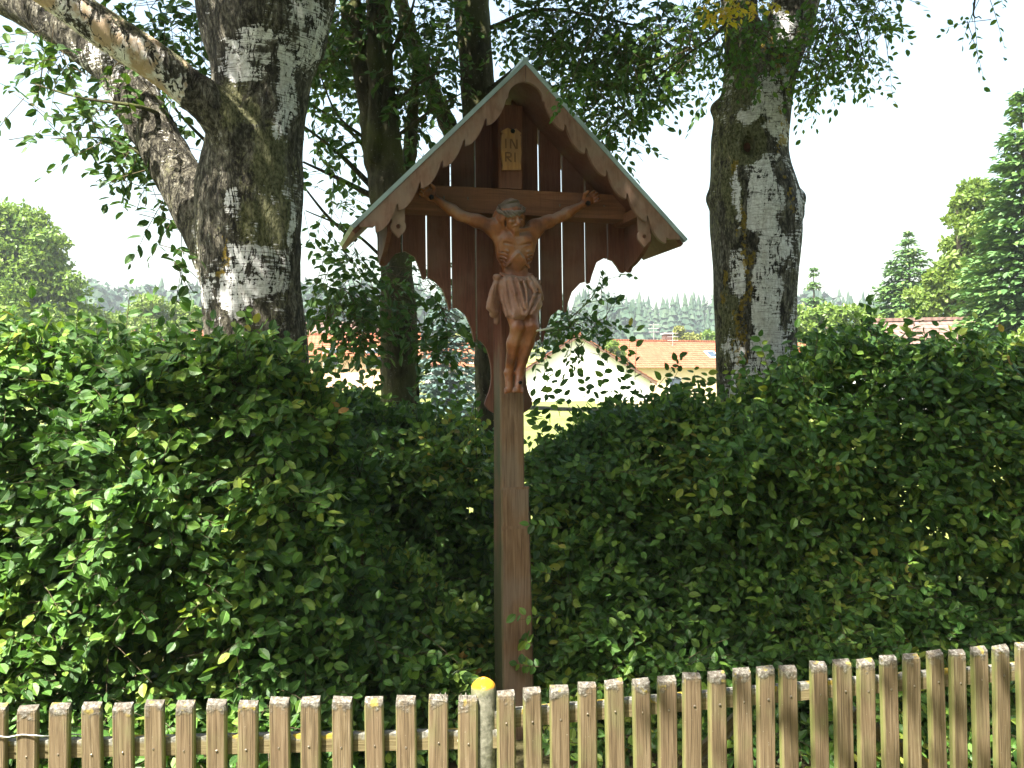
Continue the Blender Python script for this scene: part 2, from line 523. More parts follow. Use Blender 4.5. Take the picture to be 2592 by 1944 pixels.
def mat_post():
    t = NT('shrine_post_wood')
    v = t.coord(11.0, (13, 13, 0.7))
    g = t.noise(v, 4.0, 6, 0.6, 1.6)
    fibre = t.noise(t.coord(3.0, (70, 70, 1.0)), 4.0, 4)
    z = t.n('SeparateXYZ'); t.l(t.n('TexCoord').outputs['Object'], z.inputs[0])
    b = t.noise(t.coord(5.0, (1, 1, 0.5)), 6, 4)
    hi = t.step(t.math('ADD', z.outputs[2], t.math('MULTIPLY', t.math('SUBTRACT', b, 0.5), 1.2)), 1.55, 2.15)
    low = t.ramp(g, [(0.3, (0.12, 0.068, 0.038)), (0.5, (0.21, 0.125, 0.075)), (0.7, (0.29, 0.19, 0.125))])
    low = t.mix(t.math('MULTIPLY', t.step(b, 0.45, 0.65), 0.5), low, (0.22, 0.175, 0.14))
    top = t.ramp(g, [(0.3, (0.09, 0.032, 0.018)), (0.5, (0.145, 0.053, 0.030)), (0.7, (0.19, 0.08, 0.045))])
    col = t.mix(hi, low, top)
    col = t.mix(t.math('MULTIPLY', t.step(fibre, 0.52, 0.7), 0.5), col, (0.05, 0.03, 0.02))
    nx = t.n('SeparateXYZ'); t.l(t.n('TexCoord').outputs['Normal'], nx.inputs[0])
    side = t.math('MULTIPLY', t.step(t.math('MULTIPLY', nx.outputs[0], -1.0), 0.5, 0.9), t.math('SUBTRACT', 1.0, hi))
    col = t.mix(t.math('MULTIPLY', side, t.step(b, 0.2, 0.6)), col, (0.085, 0.095, 0.045))
    return t.done(t.bsdf(col, 0.75, 0.2, t.bump(t.math('ADD', g, fibre), 0.45, 0.004)))
M['post'] = mat_post()

def mat_figure(name, c0, c1, c2, rough=0.42, spec=0.45, weather=0.75):
    t = NT(name)
    b = t.noise(t.coord(0), 9, 4, 0.6)
    f = t.noise(t.coord(0, (1, 1, 0.2)), 90, 4)
    col = t.ramp(b, [(0.3, c0), (0.5, c1), (0.68, c2)])
    col = t.mix(t.math('MULTIPLY', t.step(f, 0.5, 0.75), 0.3), col, tuple(x * 0.5 for x in c0))
    nz = t.n('SeparateXYZ'); t.l(t.n('TexCoord').outputs['Normal'], nz.inputs[0])
    wz = t.math('ADD', t.math('MULTIPLY', nz.outputs[2], 0.8), t.math('MULTIPLY', t.math('SUBTRACT', b, 0.5), 1.6))
    col = t.mix(t.math('MULTIPLY', t.step(wz, 0.0, 0.6), weather), col, (0.25, 0.180, 0.150))
    return t.done(t.bsdf(col, rough, spec, t.bump(t.math('ADD', f, t.noise(t.coord(0), 45, 3)), 0.35, 0.004)))
M['figure'] = mat_figure('carved_wood', (0.115, 0.034, 0.011), (0.25, 0.080, 0.022), (0.33, 0.145, 0.066))
M['cloth'] = mat_figure('carved_cloth_wood', (0.20, 0.090, 0.055), (0.275, 0.135, 0.085), (0.32, 0.175, 0.12), rough=0.5)
M['thorn'] = mat_figure('weathered_carving', (0.075, 0.055, 0.042), (0.13, 0.10, 0.08), (0.21, 0.19, 0.17), rough=0.55, spec=0.4)
M['carve'] = mat_figure('carved_letter', (0.13, 0.055, 0.016), (0.18, 0.08, 0.026), (0.22, 0.11, 0.04), rough=0.6, weather=0.0)

def mat_simple(name, col, rough=0.6, metal=0.0, nscale=8, var=0.25, spec=0.3, bs=0.1):
    t = NT(name)
    n_ = t.noise(t.coord(9.0), nscale, 5)
    c = t.mix(t.step(n_, 0.3, 0.7), tuple(x * (1 - var) for x in col), tuple(min(1, x * (1 + var)) for x in col))
    return t.done(t.bsdf(c, rough, spec, t.bump(n_, bs, 0.01), metal))
M['iron'] = mat_simple('dark_iron', (0.02, 0.019, 0.02), 0.5, 0.6, 40)
M['steel'] = mat_simple('dull_steel', (0.20, 0.17, 0.13), 0.5, 0.7, 60)
M['sheet'] = mat_simple('roof_sheet', (0.34, 0.42, 0.42), 0.42, 0.35, 6, 0.22)
M['stalk'] = mat_simple('dry_stalk', (0.55, 0.55, 0.48), 0.7)
M['bolt'] = mat_simple('bolt_cap', (0.50, 0.46, 0.33), 0.5)
M['wire'] = mat_simple('fence_wire', (0.45, 0.45, 0.45), 0.4, 0.8)

def mat_picket():
    t = NT('picket_wood')
    z = t.n('SeparateXYZ'); t.l(t.n('TexCoord').outputs['Object'], z.inputs[0])
    g = t.noise(t.coord(53.0, (16, 16, 0.8)), 5, 6, 0.6, 1.0)
    fib = t.noise(t.coord(31.0, (75, 75, 1.0)), 4, 4, 0.6)
    b = t.noise(t.coord(17.0, (1, 1, 0.6)), 9, 4)
    sp = t.noise(t.coord(23.0), 120, 3, 0.6)
    rnd = t.n('ObjectInfo').outputs['Random']
    col = t.ramp(g, [(0.34, (0.072, 0.051, 0.027)), (0.5, (0.125, 0.092, 0.051)), (0.66, (0.175, 0.137, 0.084))])
    col = t.mix(t.math('MULTIPLY', rnd, 0.5), col, (0.13, 0.088, 0.054))
    col = t.mix(t.math('MULTIPLY', t.step(b, 0.5, 0.72), 0.5), col, (0.125, 0.125, 0.055))
    col = t.mix(t.math('MULTIPLY', t.step(fib, 0.50, 0.62), 0.72), col, (0.04, 0.027, 0.014))
    # greenish algae on the narrow faces
    nx = t.n('SeparateXYZ'); t.l(t.n('TexCoord').outputs['Normal'], nx.inputs[0])
    sd = t.step(t.math('ABSOLUTE', nx.outputs[0]), 0.55, 0.9)
    col = t.mix(t.math('MULTIPLY', sd, t.step(b, 0.25, 0.55)), col, (0.16, 0.17, 0.055))
    # lichen crust around the sawn top
    edge = t.math('ADD', t.math('MULTIPLY', z.outputs[2], 1.0), t.math('MULTIPLY', t.math('SUBTRACT', t.noise(t.coord(29.0), 28, 4), 0.5), 0.11))
    top = t.step(edge, -0.046, -0.018)
    crust = t.ramp(t.noise(t.coord(41.0), 90, 5, 0.7), [(0.34, (0.045, 0.04, 0.034)), (0.48, (0.10, 0.09, 0.075)), (0.60, (0.19, 0.185, 0.16)), (0.70, (0.42, 0.41, 0.37))])
    crust = t.mix(t.math('MULTIPLY', t.step(t.noise(t.coord(71.0), 24, 3), 0.58, 0.66), 0.85), crust, (0.26, 0.20, 0.04))
    col = t.mix(t.math('MULTIPLY', top, 0.88), col, crust)
    col = t.mix(t.math('MULTIPLY', t.step(sp, 0.70, 0.75), 0.6), col, (0.28, 0.27, 0.21))
    nb = t.bump(t.math('ADD', t.math('MULTIPLY', fib, 0.8), t.math('MULTIPLY', t.math('MULTIPLY', sp, top), 2.0)), 0.55, 0.004)
    return t.done(t.bsdf(col, 0.8, 0.2, nb))
M['picket'] = mat_picket()

def mat_rail():
    t = NT('rail_wood')
    z = t.n('SeparateXYZ'); t.l(t.n('TexCoord').outputs['Object'], z.inputs[0])
    g = t.noise(t.coord(13.0, (0.8, 16, 16)), 5, 6, 0.6, 1.0)
    fib = t.noise(t.coord(3.0, (1, 75, 75)), 4, 4)
    col = t.ramp(g, [(0.32, (0.085, 0.066, 0.032)), (0.5, (0.14, 0.112, 0.056)), (0.68, (0.185, 0.155, 0.083))])
    col = t.mix(t.math('MULTIPLY', t.step(fib, 0.55, 0.7), 0.5), col, (0.10, 0.07, 0.03))
    e = t.math('ADD', z.outputs[2], t.math('MULTIPLY', t.math('SUBTRACT', t.noise(t.coord(0), 26, 4), 0.5), 0.05))
    crust = t.ramp(t.noise(t.coord(0), 80, 5, 0.7), [(0.35, (0.07, 0.065, 0.055)), (0.55, (0.20, 0.20, 0.175)), (0.7, (0.42, 0.42, 0.38))])
    crust = t.mix(t.step(t.noise(t.coord(7.0), 14, 3), 0.56, 0.62), crust, (0.36, 0.26, 0.035))
    col = t.mix(t.math('MULTIPLY', t.step(e, 0.006, 0.022), 0.85), col, crust)
    return t.done(t.bsdf(col, 0.8, 0.2, t.bump(fib, 0.5, 0.004)))
M['rail'] = mat_rail()

def mat_cpost():
    t = NT('fence_post_concrete')
    z = t.n('SeparateXYZ'); t.l(t.n('TexCoord').outputs['Object'], z.inputs[0])
    n1 = t.noise(t.coord(0), 45, 5, 0.65); n2 = t.noise(t.coord(0), 9, 4)
    col = t.ramp(n1, [(0.35, (0.09, 0.09, 0.065)), (0.52, (0.165, 0.16, 0.12)), (0.68, (0.26, 0.255, 0.20))])
    col = t.mix(t.math('MULTIPLY', t.step(n2, 0.45, 0.6), 0.6), col, (0.14, 0.145, 0.055))
    y = t.step(t.math('ADD', z.outputs[2], t.math('MULTIPLY', t.math('SUBTRACT', n2, 0.5), 0.03)), -0.032, -0.022)
    col = t.mix(t.math('MULTIPLY', y, 0.92), col, t.ramp(n1, [(0.36, (0.40, 0.17, 0.006)), (0.56, (0.50, 0.25, 0.010)), (0.70, (0.48, 0.42, 0.26))]))
    return t.done(t.bsdf(col, 0.9, 0.15, t.bump(n1, 0.6, 0.005)))
M['cpost'] = mat_cpost()

def mat_ground():
    t = NT('meadow_ground')
    pos = t.n('NewGeometry').outputs['Position']
    n1 = t.noise(pos, 0.12, 4); n2 = t.noise(pos, 1.6, 5, 0.65); n3 = t.noise(pos, 22, 4, 0.7)
    col = t.ramp(n2, [(0.3, (0.11, 0.155, 0.035)), (0.5, (0.165, 0.205, 0.048)), (0.7, (0.23, 0.25, 0.075))])
    col = t.mix(t.math('MULTIPLY', t.step(n1, 0.4, 0.65), 0.5), col, (0.24, 0.235, 0.085))
    col = t.mix(t.math('MULTIPLY', t.step(n3, 0.5, 0.7), 0.35), col, (0.07, 0.10, 0.025))
    y = t.n('SeparateXYZ'); t.l(pos, y.inputs[0])
    soil = t.ramp(n3, [(0.3, (0.035, 0.025, 0.015)), (0.7, (0.10, 0.075, 0.045))])
    m = t.math('MULTIPLY', t.step(y.outputs[1], 3.3, 3.9), t.math('SUBTRACT', 1.0, t.step(y.outputs[1], 7.0, 9.0)))
    col = t.mix(t.math('MULTIPLY', m, 0.85), col, soil)
    return t.done(t.bsdf(col, 0.95, 0.1, t.bump(n3, 0.7, 0.05)))
M['ground'] = mat_ground()

def mat_tiles(name, c0, c1, var=0.35):
    t = NT(name)
    n1 = t.noise(t.coord(3.0), 2.5, 4); n2 = t.noise(t.coord(5.0, (3.5, 3.5, 3.5)), 1.0, 1)
    wv = t.n('TexWave', wave_type='BANDS', bands_direction='X'); wv.inputs['Scale'].default_value = 1.3
    t.l(t.coord(0.0), wv.inputs['Vector'])
    col = t.mix(t.step(n1, 0.3, 0.7), c0, c1)
    col = t.mix(t.math('MULTIPLY', t.step(n2, 0.4, 0.6), var), col, tuple(x * 0.6 for x in c0))
    return t.done(t.bsdf(col, 0.85, 0.2, t.bump(wv.outputs[1], 0.6, 0.05)))
M['tile_red'] = mat_tiles('orange_roof_tile', (0.24, 0.085, 0.042), (0.31, 0.125, 0.066))
M['tile_brown'] = mat_tiles('brown_roof_tile', (0.17, 0.105, 0.085), (0.24, 0.16, 0.135))
M['wall_white'] = mat_simple('white_render', (0.78, 0.77, 0.75), 0.9, 0, 2, 0.05)
M['wall_cream'] = mat_simple('cream_render', (0.66, 0.52, 0.33), 0.9, 0, 2, 0.06)
M['wall_peach'] = mat_simple('peach_render', (0.70, 0.46, 0.32), 0.9, 0, 2, 0.06)
M['wall_grey'] = mat_simple('grey_render', (0.50, 0.50, 0.50), 0.9, 0, 2, 0.08)
M['glass'] = mat_simple('window_glass', (0.05, 0.07, 0.09), 0.08, 0, 3, 0.2, 0.6, 0.0)
M['frame'] = mat_simple('window_frame', (0.72, 0.72, 0.70), 0.5)
M['brick'] = mat_simple('chimney_brick', (0.12, 0.07, 0.055), 0.9, 0, 12, 0.4)
M['timber'] = mat_simple('roof_timber', (0.10, 0.06, 0.04), 0.8)

# ------------------------------------------------------------------ ground, hill
def sstep(a, b, x):
    t = np.clip((x - a) / (b - a), 0, 1); return t * t * (3 - 2 * t)

def gz(x, y):
    x = np.asarray(x, float); y = np.asarray(y, float)
    z = 0.030 * np.clip(y - 9, 0, 82) + 0.0
    z = z - 0.058 * np.clip(x, -40, 40) * np.clip((y - 9) / 61, 0, 1.2)
    z = z + 24 * sstep(150, 330, y) + 10 * sstep(330, 700, y)
    return z

xs = np.concatenate([[-900, -500, -300, -200, -140, -100, -75], np.arange(-60, 61, 3), [75, 100, 140, 200, 300, 500, 900]])
ys = np.concatenate([[-200, -80, -40, -20, -10], np.arange(-4, 24, 2), np.arange(24, 120, 4), np.arange(120, 400, 20), [450, 550, 700, 1000, 1500]])
X, Y = np.meshgrid(xs, ys, indexing='ij')
Zg = gz(X, Y) + (fbm(np.stack([X.ravel() * .05, Y.ravel() * .05, 0 * X.ravel()], 1), 3).reshape(X.shape) - .5) * .5 * np.clip((Y - 15) / 40, 0, 1)
nx_, ny_ = X.shape
gi = np.arange(nx_ * ny_).reshape(nx_, ny_)
gf = np.stack([gi[:-1, :-1], gi[1:, :-1], gi[1:, 1:], gi[:-1, 1:]], -1).reshape(-1, 4)
tag(obj('ground', mesh_np('ground', np.stack([X, Y, Zg], -1).reshape(-1, 3), gf, M['ground'], True)), kind='structure')

# dark asphalt lane under the camera, unseen and added to cut bounced light
lx = np.linspace(-60, 60, 61); ly = np.linspace(-4.6, 2.2, 8)
LX, LYy = np.meshgrid(lx, ly, indexing='ij')
li = np.arange(61 * 8).reshape(61, 8)
lf = np.stack([li[:-1, :-1], li[1:, :-1], li[1:, 1:], li[:-1, 1:]], -1).reshape(-1, 4)
M['asphalt'] = mat_simple('lane_asphalt', (0.055, 0.055, 0.056), 0.9, 0, 30, 0.35)
tag(obj('lane', mesh_np('lane', np.stack([LX, LYy + .25 * np.sin(LX * .15), gz(LX, LYy) + .012 + .02 * (1 - ((LYy + 1.2) / 3.4) ** 2)], -1).reshape(-1, 3), lf, M['asphalt'], True)), kind='structure')

# ------------------------------------------------------------------ leaves
LT = np.array([[0, 0, 0], [.30, 0, -.035], [.62, 0, -.03], [1, 0, -.07],
               [.20, .235, .035], [.52, .30, .05], [.80, .175, .015],
               [.20, -.235, .035], [.52, -.30, .05], [.80, -.175, .015]])
LF = np.array([[0, 1, 4], [1, 2, 5], [1, 5, 4], [2, 3, 6], [2, 6, 5], [0, 7, 1], [1, 8, 2], [1, 7, 8], [2, 9, 3], [2, 8, 9]])
LUV = LT[:, :2].copy()
ST = np.array([[0, 0, -.03], [1, 0, -.07], [.28, .26, .05], [.66, .26, .05], [.28, -.26, .05], [.66, -.26, .05]])
SF = np.array([[0, 1, 3], [0, 3, 2], [0, 5, 1], [0, 4, 5]])
leaf_meshes = {}

def leaf_mesh(mat):
    if mat not in leaf_meshes:
        leaf_meshes[mat] = mesh_np('leaf', LT, LF, M[mat], False, LUV)
    return leaf_meshes[mat]

def leaf_frame(axis, nrm):
    a = unit(axis)
    n = unit(nrm - a * np.sum(nrm * a, -1, keepdims=True))
    return a, np.cross(n, a), n

def leaf_soup(name, pos, axis, nrm, size, mat, parent, small=False):
    T, F = (ST, SF) if small else (LT, LF)
    a, s, n = leaf_frame(axis, nrm)
    v = pos[:, None] + size[:, None, None] * (T[None, :, 0, None] * a[:, None] + T[None, :, 1, None] * s[:, None] + T[None, :, 2, None] * n[:, None])
    k = len(T)
    f = (np.arange(len(pos))[:, None, None] * k + F[None]).reshape(-1, 3)
    me = mesh_np(name, v.reshape(-1, 3), f, M[mat], False, np.tile(T[:, :2], (len(pos), 1)))
    o = wobj(name, me, parent)
    o['kind'] = 'stuff'
    return o

def leaf_objects(pos, axis, nrm, size, mat, parent):
    a, s, n = leaf_frame(axis, nrm)
    me = leaf_mesh(mat)
    pm = np.array(parent.location)
    for i in range(len(pos)):
        o = bpy.data.objects.new('leaf', me)
        q = size[i]
        o.matrix_basis = Matrix(((a[i, 0] * q, s[i, 0] * q, n[i, 0] * q, pos[i, 0] - pm[0]),
                                 (a[i, 1] * q, s[i, 1] * q, n[i, 1] * q, pos[i, 1] - pm[1]),
                                 (a[i, 2] * q, s[i, 2] * q, n[i, 2] * q, pos[i, 2] - pm[2]), (0, 0, 0, 1)))
        link(o, parent)

def sprays(base, dirs, length, per, size, face, jit=0.55, droop=0.25, side=0.85, rng=RNG):
    """leafy twigs: leaves set alternately along each twig. face = preferred leaf normal (n,3)"""
    N = len(base); d = unit(dirs)
    j = np.arange(per); t = (j + 0.6) / per
    P_ = base[:, None] + d[:, None] * (length[:, None] * t)[..., None]
    P_[..., 2] -= (droop * length[:, None] * t ** 2)
    sd = unit(np.cross(d, face) + 1e-4)
    sg = np.where(j % 2 == 0, 1.0, -1.0)[None, :, None] * side
    sg = np.where((j == per - 1)[None, :, None], 0.1, sg)
    ax = d[:, None] * 0.65 + sd[:, None] * sg + rng.normal(0, 0.28, (N, per, 3))
    ax[..., 2] -= 0.28
    nr = face[:, None] + rng.normal(0, jit, (N, per, 3))
    sz = size * (0.62 + 0.55 * rng.random((N, per))) * (1 - 0.25 * np.abs(t - 0.5))[None]
    return P_.reshape(-1, 3), ax.reshape(-1, 3), nr.reshape(-1, 3), sz.reshape(-1)

def twig_mesh(name, base, dirs, length, rad0, mat, parent, droop=0.25):
    N = len(base); d = unit(dirs)
    ts = np.array([0, .5, 1.0])
    c = base[:, None] + d[:, None] * (length[:, None] * ts)[..., None]
    c[..., 2] -= droop * length[:, None] * ts ** 2
    up = np.where(np.abs(d[:, 2:3]) < .9, np.array([[0, 0, 1.0]]), np.array([[1.0, 0, 0]]))
    s = unit(np.cross(d, up)); b = np.cross(d, s)
    r = rad0[:, None] * np.array([1, .75, .35])
    an = np.array([0, 2.094, 4.189])
    v = c[:, :, None] + r[..., None, None] * (np.cos(an)[None, None, :, None] * s[:, None, None] + np.sin(an)[None, None, :, None] * b[:, None, None])
    f = []
    for i in range(2):
        for k in range(3):
            f.append([i * 3 + k, i * 3 + (k + 1) % 3, i * 3 + 3 + (k + 1) % 3, i * 3 + 3 + k])
    f = (np.arange(N)[:, None, None] * 9 + np.array(f)[None]).reshape(-1, 4)
    o = wobj(name, mesh_np(name, v.reshape(-1, 3), f, M[mat], True), parent)
    o['kind'] = 'stuff'
    return o

def to_px(p):
    q = (p - EYE) @ RMn
    return 1296 + FPX * q[:, 0] / -q[:, 2], 972 - FPX * q[:, 1] / -q[:, 2], -q[:, 2]

def split_front(L, n, key):
    """indices of the n leaves to be built one by one, and the rest"""
    o = np.argsort(key)
    return o[:n], o[n:]

# ------------------------------------------------------------------ hedges
def hedge(name, label, x0, x1, yf, yb, zt, n, size, seed, n_obj=290, shoots=(), ends=(0.3, 0.3), mat='hedge', stems=14, foot=0.25, lump=0.5):
    rng = np.random.default_rng(seed)
    root = empty(name, ((x0 + x1) / 2, (yf((x0 + x1) / 2) + yb) / 2, 0))
    tag(root, label, 'hedge')
    def lumps(x, z):
        q = np.stack([x * 2.6, z * 3.0, np.full_like(x, seed)], 1)
        return (fbm(q, seed, 2) - 0.5) * lump + (vnoise(q * 2.7, seed + 4) - .5) * .16
    def front(x, z):
        e = np.clip((x0 + ends[0] - x) / ends[0], 0, 1) ** 2 + np.clip((x - x1 + ends[1]) / ends[1], 0, 1) ** 2
        top = zt(x)
        r = np.clip((z - top + 0.35) / 0.35, 0, 1) ** 2 * 0.28
        return yf(x) + e * 0.40 + lumps(x, z) + r - foot * np.clip(1 - z / .8, 0, 1) ** 1.5
    def ztop(x):
        return zt(x) + (fbm(np.stack([x * 3.1, np.zeros_like(x), np.full_like(x, seed + 5.)], 1), seed) - .5) * .26
    # front face twigs
    x = rng.uniform(x0, x1, n); u = rng.random(n)
    z = 0.04 + (ztop(x) - 0.06) * u
    y = front(x, z)
    d = rng.random(n) ** 1.3 * 0.40
    base = np.stack([x, np.minimum(y + d, yb), z], 1)
    dirs = np.stack([rng.normal(0, .6, n), -1 + rng.normal(0, .3, n), .20 + rng.normal(0, .42, n)], 1)
    face = unit(np.stack([rng.normal(0, .35, n), np.full(n, -.62), np.full(n, .62)], 1))
    ln = rng.uniform(.12, .24, n)
    A = sprays(base, dirs, ln, 7, size, face, jit=.6, rng=rng)
    # longer side shoots standing proud of the face
    k = int(n * .05)
    x = rng.uniform(x0 + .1, x1 - .1, k); z = .15 + (zt(x) - .2) * rng.random(k)
    base3 = np.stack([x, front(x, z) + .02, z], 1)
    dirs3 = np.stack([rng.normal(0, .9, k), np.full(k, -.8), rng.normal(.25, .5, k)], 1)
    face3 = unit(np.stack([rng.normal(0, .35, k), np.full(k, -.5), np.full(k, .75)], 1))
    ln3 = rng.uniform(.22, .40, k)
    C3 = sprays(base3, dirs3, ln3, 10, size * 1.02, face3, rng=rng, droop=.35)
    # top twigs
    m = int(n * .26)
    x = rng.uniform(x0, x1, m)
    top = ztop(x)
    yy = front(x, top) + rng.random(m) * np.maximum(.05, yb - front(x, top))
    base2 = np.stack([x, yy, top - rng.random(m) * .16], 1)
    dirs2 = np.stack([rng.normal(0, .5, m), rng.normal(-.25, .4, m), np.full(m, .9)], 1)
    face2 = unit(np.stack([rng.normal(0, .4, m), np.full(m, -.5), np.full(m, .6)], 1))
    ln2 = rng.uniform(.10, .26, m)
    Bq = sprays(base2, dirs2, ln2, 7, size * .95, face2, rng=rng, droop=.1)
    # long single shoots
    sb, sd_, sl_ = [], [], []
    for (px, py0, py1, Yd, lean) in shoots:
        a = P(px, py0, Yd); b = P(px + lean, py1, Yd + rng.uniform(-.1, .1))
        sb.append(a); sd_.append(b - a); sl_.append(np.linalg.norm(b - a))
    parts = [A, Bq, C3]
    base2 = np.vstack([base2, base3]); dirs2 = np.vstack([dirs2, dirs3]); ln2 = np.concatenate([ln2, ln3])
    if sb:
        sb, sd_, sl_ = np.array(sb), np.array(sd_), np.array(sl_)
        fs = unit(np.stack([rng.normal(0, .4, len(sb)), np.full(len(sb), -.8), np.full(len(sb), .4)], 1))
        parts.append(sprays(sb, sd_, sl_, 9, size * 1.0, fs, rng=rng, droop=0.05, side=1.0))
        base2 = np.vstack([base2, sb]); dirs2 = np.vstack([dirs2, sd_]); ln2 = np.concatenate([ln2, sl_])
    L = [np.concatenate([p[i] for p in parts]) for i in range(4)]
    px, py, dep = to_px(L[0])
    vis = (px > 10) & (px < 2580) & (py > 0) & (py < 1930)
    key = dep - L[3] * 6 + np.where(vis, 0, 50)
    i0, i1 = split_front(L, n_obj, key)
    leaf_objects(L[0][i0], L[1][i0], L[2][i0], L[3][i0], mat, root)
    deep = np.zeros(len(L[0]), bool); deep[:len(A[0])] = np.repeat(d > .15, 7)
    i2 = i1[deep[i1]]; i1 = i1[~deep[i1]]
    leaf_soup('foliage', L[0][i1], L[1][i1], L[2][i1], L[3][i1], mat, root)
    leaf_soup('rear_foliage', L[0][i2], L[1][i2], L[2][i2], L[3][i2], mat, root, small=True)
    # inner leaves that close the hedge
    q = int((x1 - x0) * 2600)
    x = rng.uniform(x0, x1, q); z = (zt(x) - .10) * rng.random(q) ** .9
    y = np.minimum(front(x, z) + rng.uniform(.30, .75, q), yb + .1)
    a = rng.normal(0, 1, (q, 3)); nn = rng.normal(0, .5, (q, 3)); nn[:, 1] -= .8; nn[:, 2] += .3
    leaf_soup('inner_foliage', np.stack([x, y, z], 1), a, nn, size * rng.uniform(1.0, 1.5, q), mat, root, small=True)
    sh_ = d < .12
    bb = np.vstack([base[sh_], base2]); dd = np.vstack([dirs[sh_], dirs2]); ll = np.concatenate([ln[sh_], ln2])
    twig_mesh('twigs', bb, dd, ll, np.full(len(bb), .0022), 'twig', root, .2)
    # woody stems inside
    for k in range(stems):
        xk = x0 + (x1 - x0) * (k + .5) / stems + rng.uniform(-.05, .05)
        yk = min(yb - .12, yf(xk) + .42)
        tz = float(zt(np.array([xk]))[0])
        pts = spline([(xk, yk, -.05), (xk + rng.uniform(-.06, .06), yk + rng.uniform(-.05, .05), tz * .4), (xk + rng.uniform(-.12, .12), yk + rng.uniform(-.1, .1), tz * .85)], 7)
        v, f = tube(pts, np.linspace(.018, .006, 7), 6)
        wobj('stem', mesh_from('stem', v, f, M['twig'], True), root)
    return root

def interp(xs_, zs_):
    return lambda x: np.interp(x, xs_, zs_)

# tall bushy hedge to the left, in front of the left birch
hedge('hornbeam_hedge', 'tall sunlit hornbeam hedge in front of the forked birch', -3.1, -0.72,
      lambda x: 3.92 + 0.10 * (np.asarray(x) + 2), 4.62,
      interp([-3.1, -2.3, -1.9, -1.5, -1.25, -1.05, -.85, -.72], [1.96, 1.95, 1.92, 1.92, 1.93, 1.84, 1.50, 1.15]), 4300, .066, 3,
      shoots=[(45, 800, 630, 4.15, 25), (25, 860, 690, 4.1, -5), (270, 760, 600, 4.4, 10), (240, 770, 640, 4.3, -15), (330, 770, 620, 4.4, 0), (160, 760, 640, 4.3, 10),
              (400, 760, 650, 4.4, 14), (470, 800, 680, 4.5, -10), (520, 800, 655, 4.5, 12), (560, 830, 690, 4.5, 10), (600, 860, 720, 4.5, 8), (620, 900, 740, 4.5, 14),
              (690, 1060, 990, 4.4, 60), (640, 1000, 930, 4.35, 50), (120, 800, 700, 4.2, 10), (200, 790, 690, 4.3, 20),
              (700, 1260, 1190, 4.2, 70), (690, 1400, 1330, 4.1, 60), (430, 1130, 1150, 3.85, -60), (330, 1060, 1040, 3.8, 60), (290, 1130, 1110, 3.8, 110)], stems=16)
# lower part that reaches along behind the fence to the shrine post
hedge('low_hornbeam_hedge', 'low spreading hornbeam growth between the tall hedge and the shrine post', -1.05, -0.16,
      lambda x: 4.35 + 0.55 * (np.asarray(x) + 1.05), 5.15,
      interp([-1.05, -.7, -.4, -.16], [1.15, .95, .72, .5]), 800, .060, 5, n_obj=120, ends=(.3, .3), stems=5, foot=.5)
hedge('shaded_hornbeam_hedge', 'dark shaded hornbeam hedge between the forked birch and the shrine', -1.75, -0.10,
      lambda x: 5.45 + 0.0 * np.asarray(x), 6.35,
      interp([-1.75, -1.0, -.6, -.3, -.10], [1.58, 1.60, 1.57, 1.46, 1.28]), 2900, .064, 9, ends=(.2, .15), foot=.5,
      shoots=[(670, 850, 760, 5.7, 10), (700, 860, 740, 5.7, 15), (740, 860, 750, 5.7, -10), (780, 860, 770, 5.8, 15), (720, 880, 700, 5.9, 10), (800, 870, 720, 5.9, 20), (940, 900, 810, 5.8, 20), (980, 900, 800, 5.8, 15), (960, 930, 840, 5.7, 40), (1010, 940, 850, 5.7, 15), (900, 900, 830, 5.8, -10)], stems=10)
hedge('trimmed_hornbeam_hedge', 'even dark hornbeam hedge between the shrine post and the lone birch', 0.12, 1.55,
      lambda x: 5.25 - 0.18 * np.asarray(x), 6.1,
      interp([.12, .3, .6, 1.0, 1.3, 1.55], [1.20, 1.34, 1.50, 1.55, 1.57, 1.62]), 2900, .064, 13, ends=(.15, .1), foot=.75,
      shoots=[(1180, 960, 870, 5.5, -30), (1160, 930, 850, 5.6, -12), (1210, 900, 800, 5.6, -25), (1230, 880, 790, 5.7, -40), (1290, 880, 770, 5.7, 20), (1330, 870, 760, 5.7, 30), (1370, 860, 700, 5.7, 5),
              (1310, 860, 680, 5.7, -25), (1400, 860, 760, 5.6, 70), (1440, 860, 770, 5.6, 30), (1480, 870, 790, 5.6, 20), (1350, 850, 690, 5.8, 12), (1520, 860, 800, 5.5, 10), (1270, 870, 800, 5.6, -10), (1200, 930, 880, 5.4, -40), (1215, 1140, 1128, 4.62, -75), (1205, 1335, 1322, 4.60, -95), (1150, 1395, 1375, 4.58, -22), (1165, 1440, 1432, 4.58, -50), (1190, 1240, 1230, 4.8, -30)], stems=9)
hedge('bushy_hornbeam_hedge', 'overgrown hornbeam hedge hiding the foot of the lone birch', 1.38, 3.2,
      lambda x: 4.92 - 0.20 * (np.asarray(x) - 1.4), 5.75,
      interp([1.38, 1.6, 1.9, 2.3, 2.6, 3.2], [1.58, 1.74, 1.86, 1.90, 1.86, 1.82]), 3700, .062, 17, ends=(.15, .3), foot=.75,
      shoots=[(1700, 790, 700, 5.2, 20), (1660, 800, 720, 5.2, -20), (1760, 770, 680, 5.2, 10), (1850, 760, 640, 5.2, 20), (1870, 740, 640, 5.2, 15), (1900, 760, 650, 5.2, -15), (1960, 760, 660, 5.2, 20), (2020, 760, 690, 5.1, 10), (2100, 790, 700, 5.0, 15), (2170, 780, 710, 5.0, -10), (1620, 830, 760, 5.3, -20), (1600, 850, 790, 5.3, -30)], stems=12)

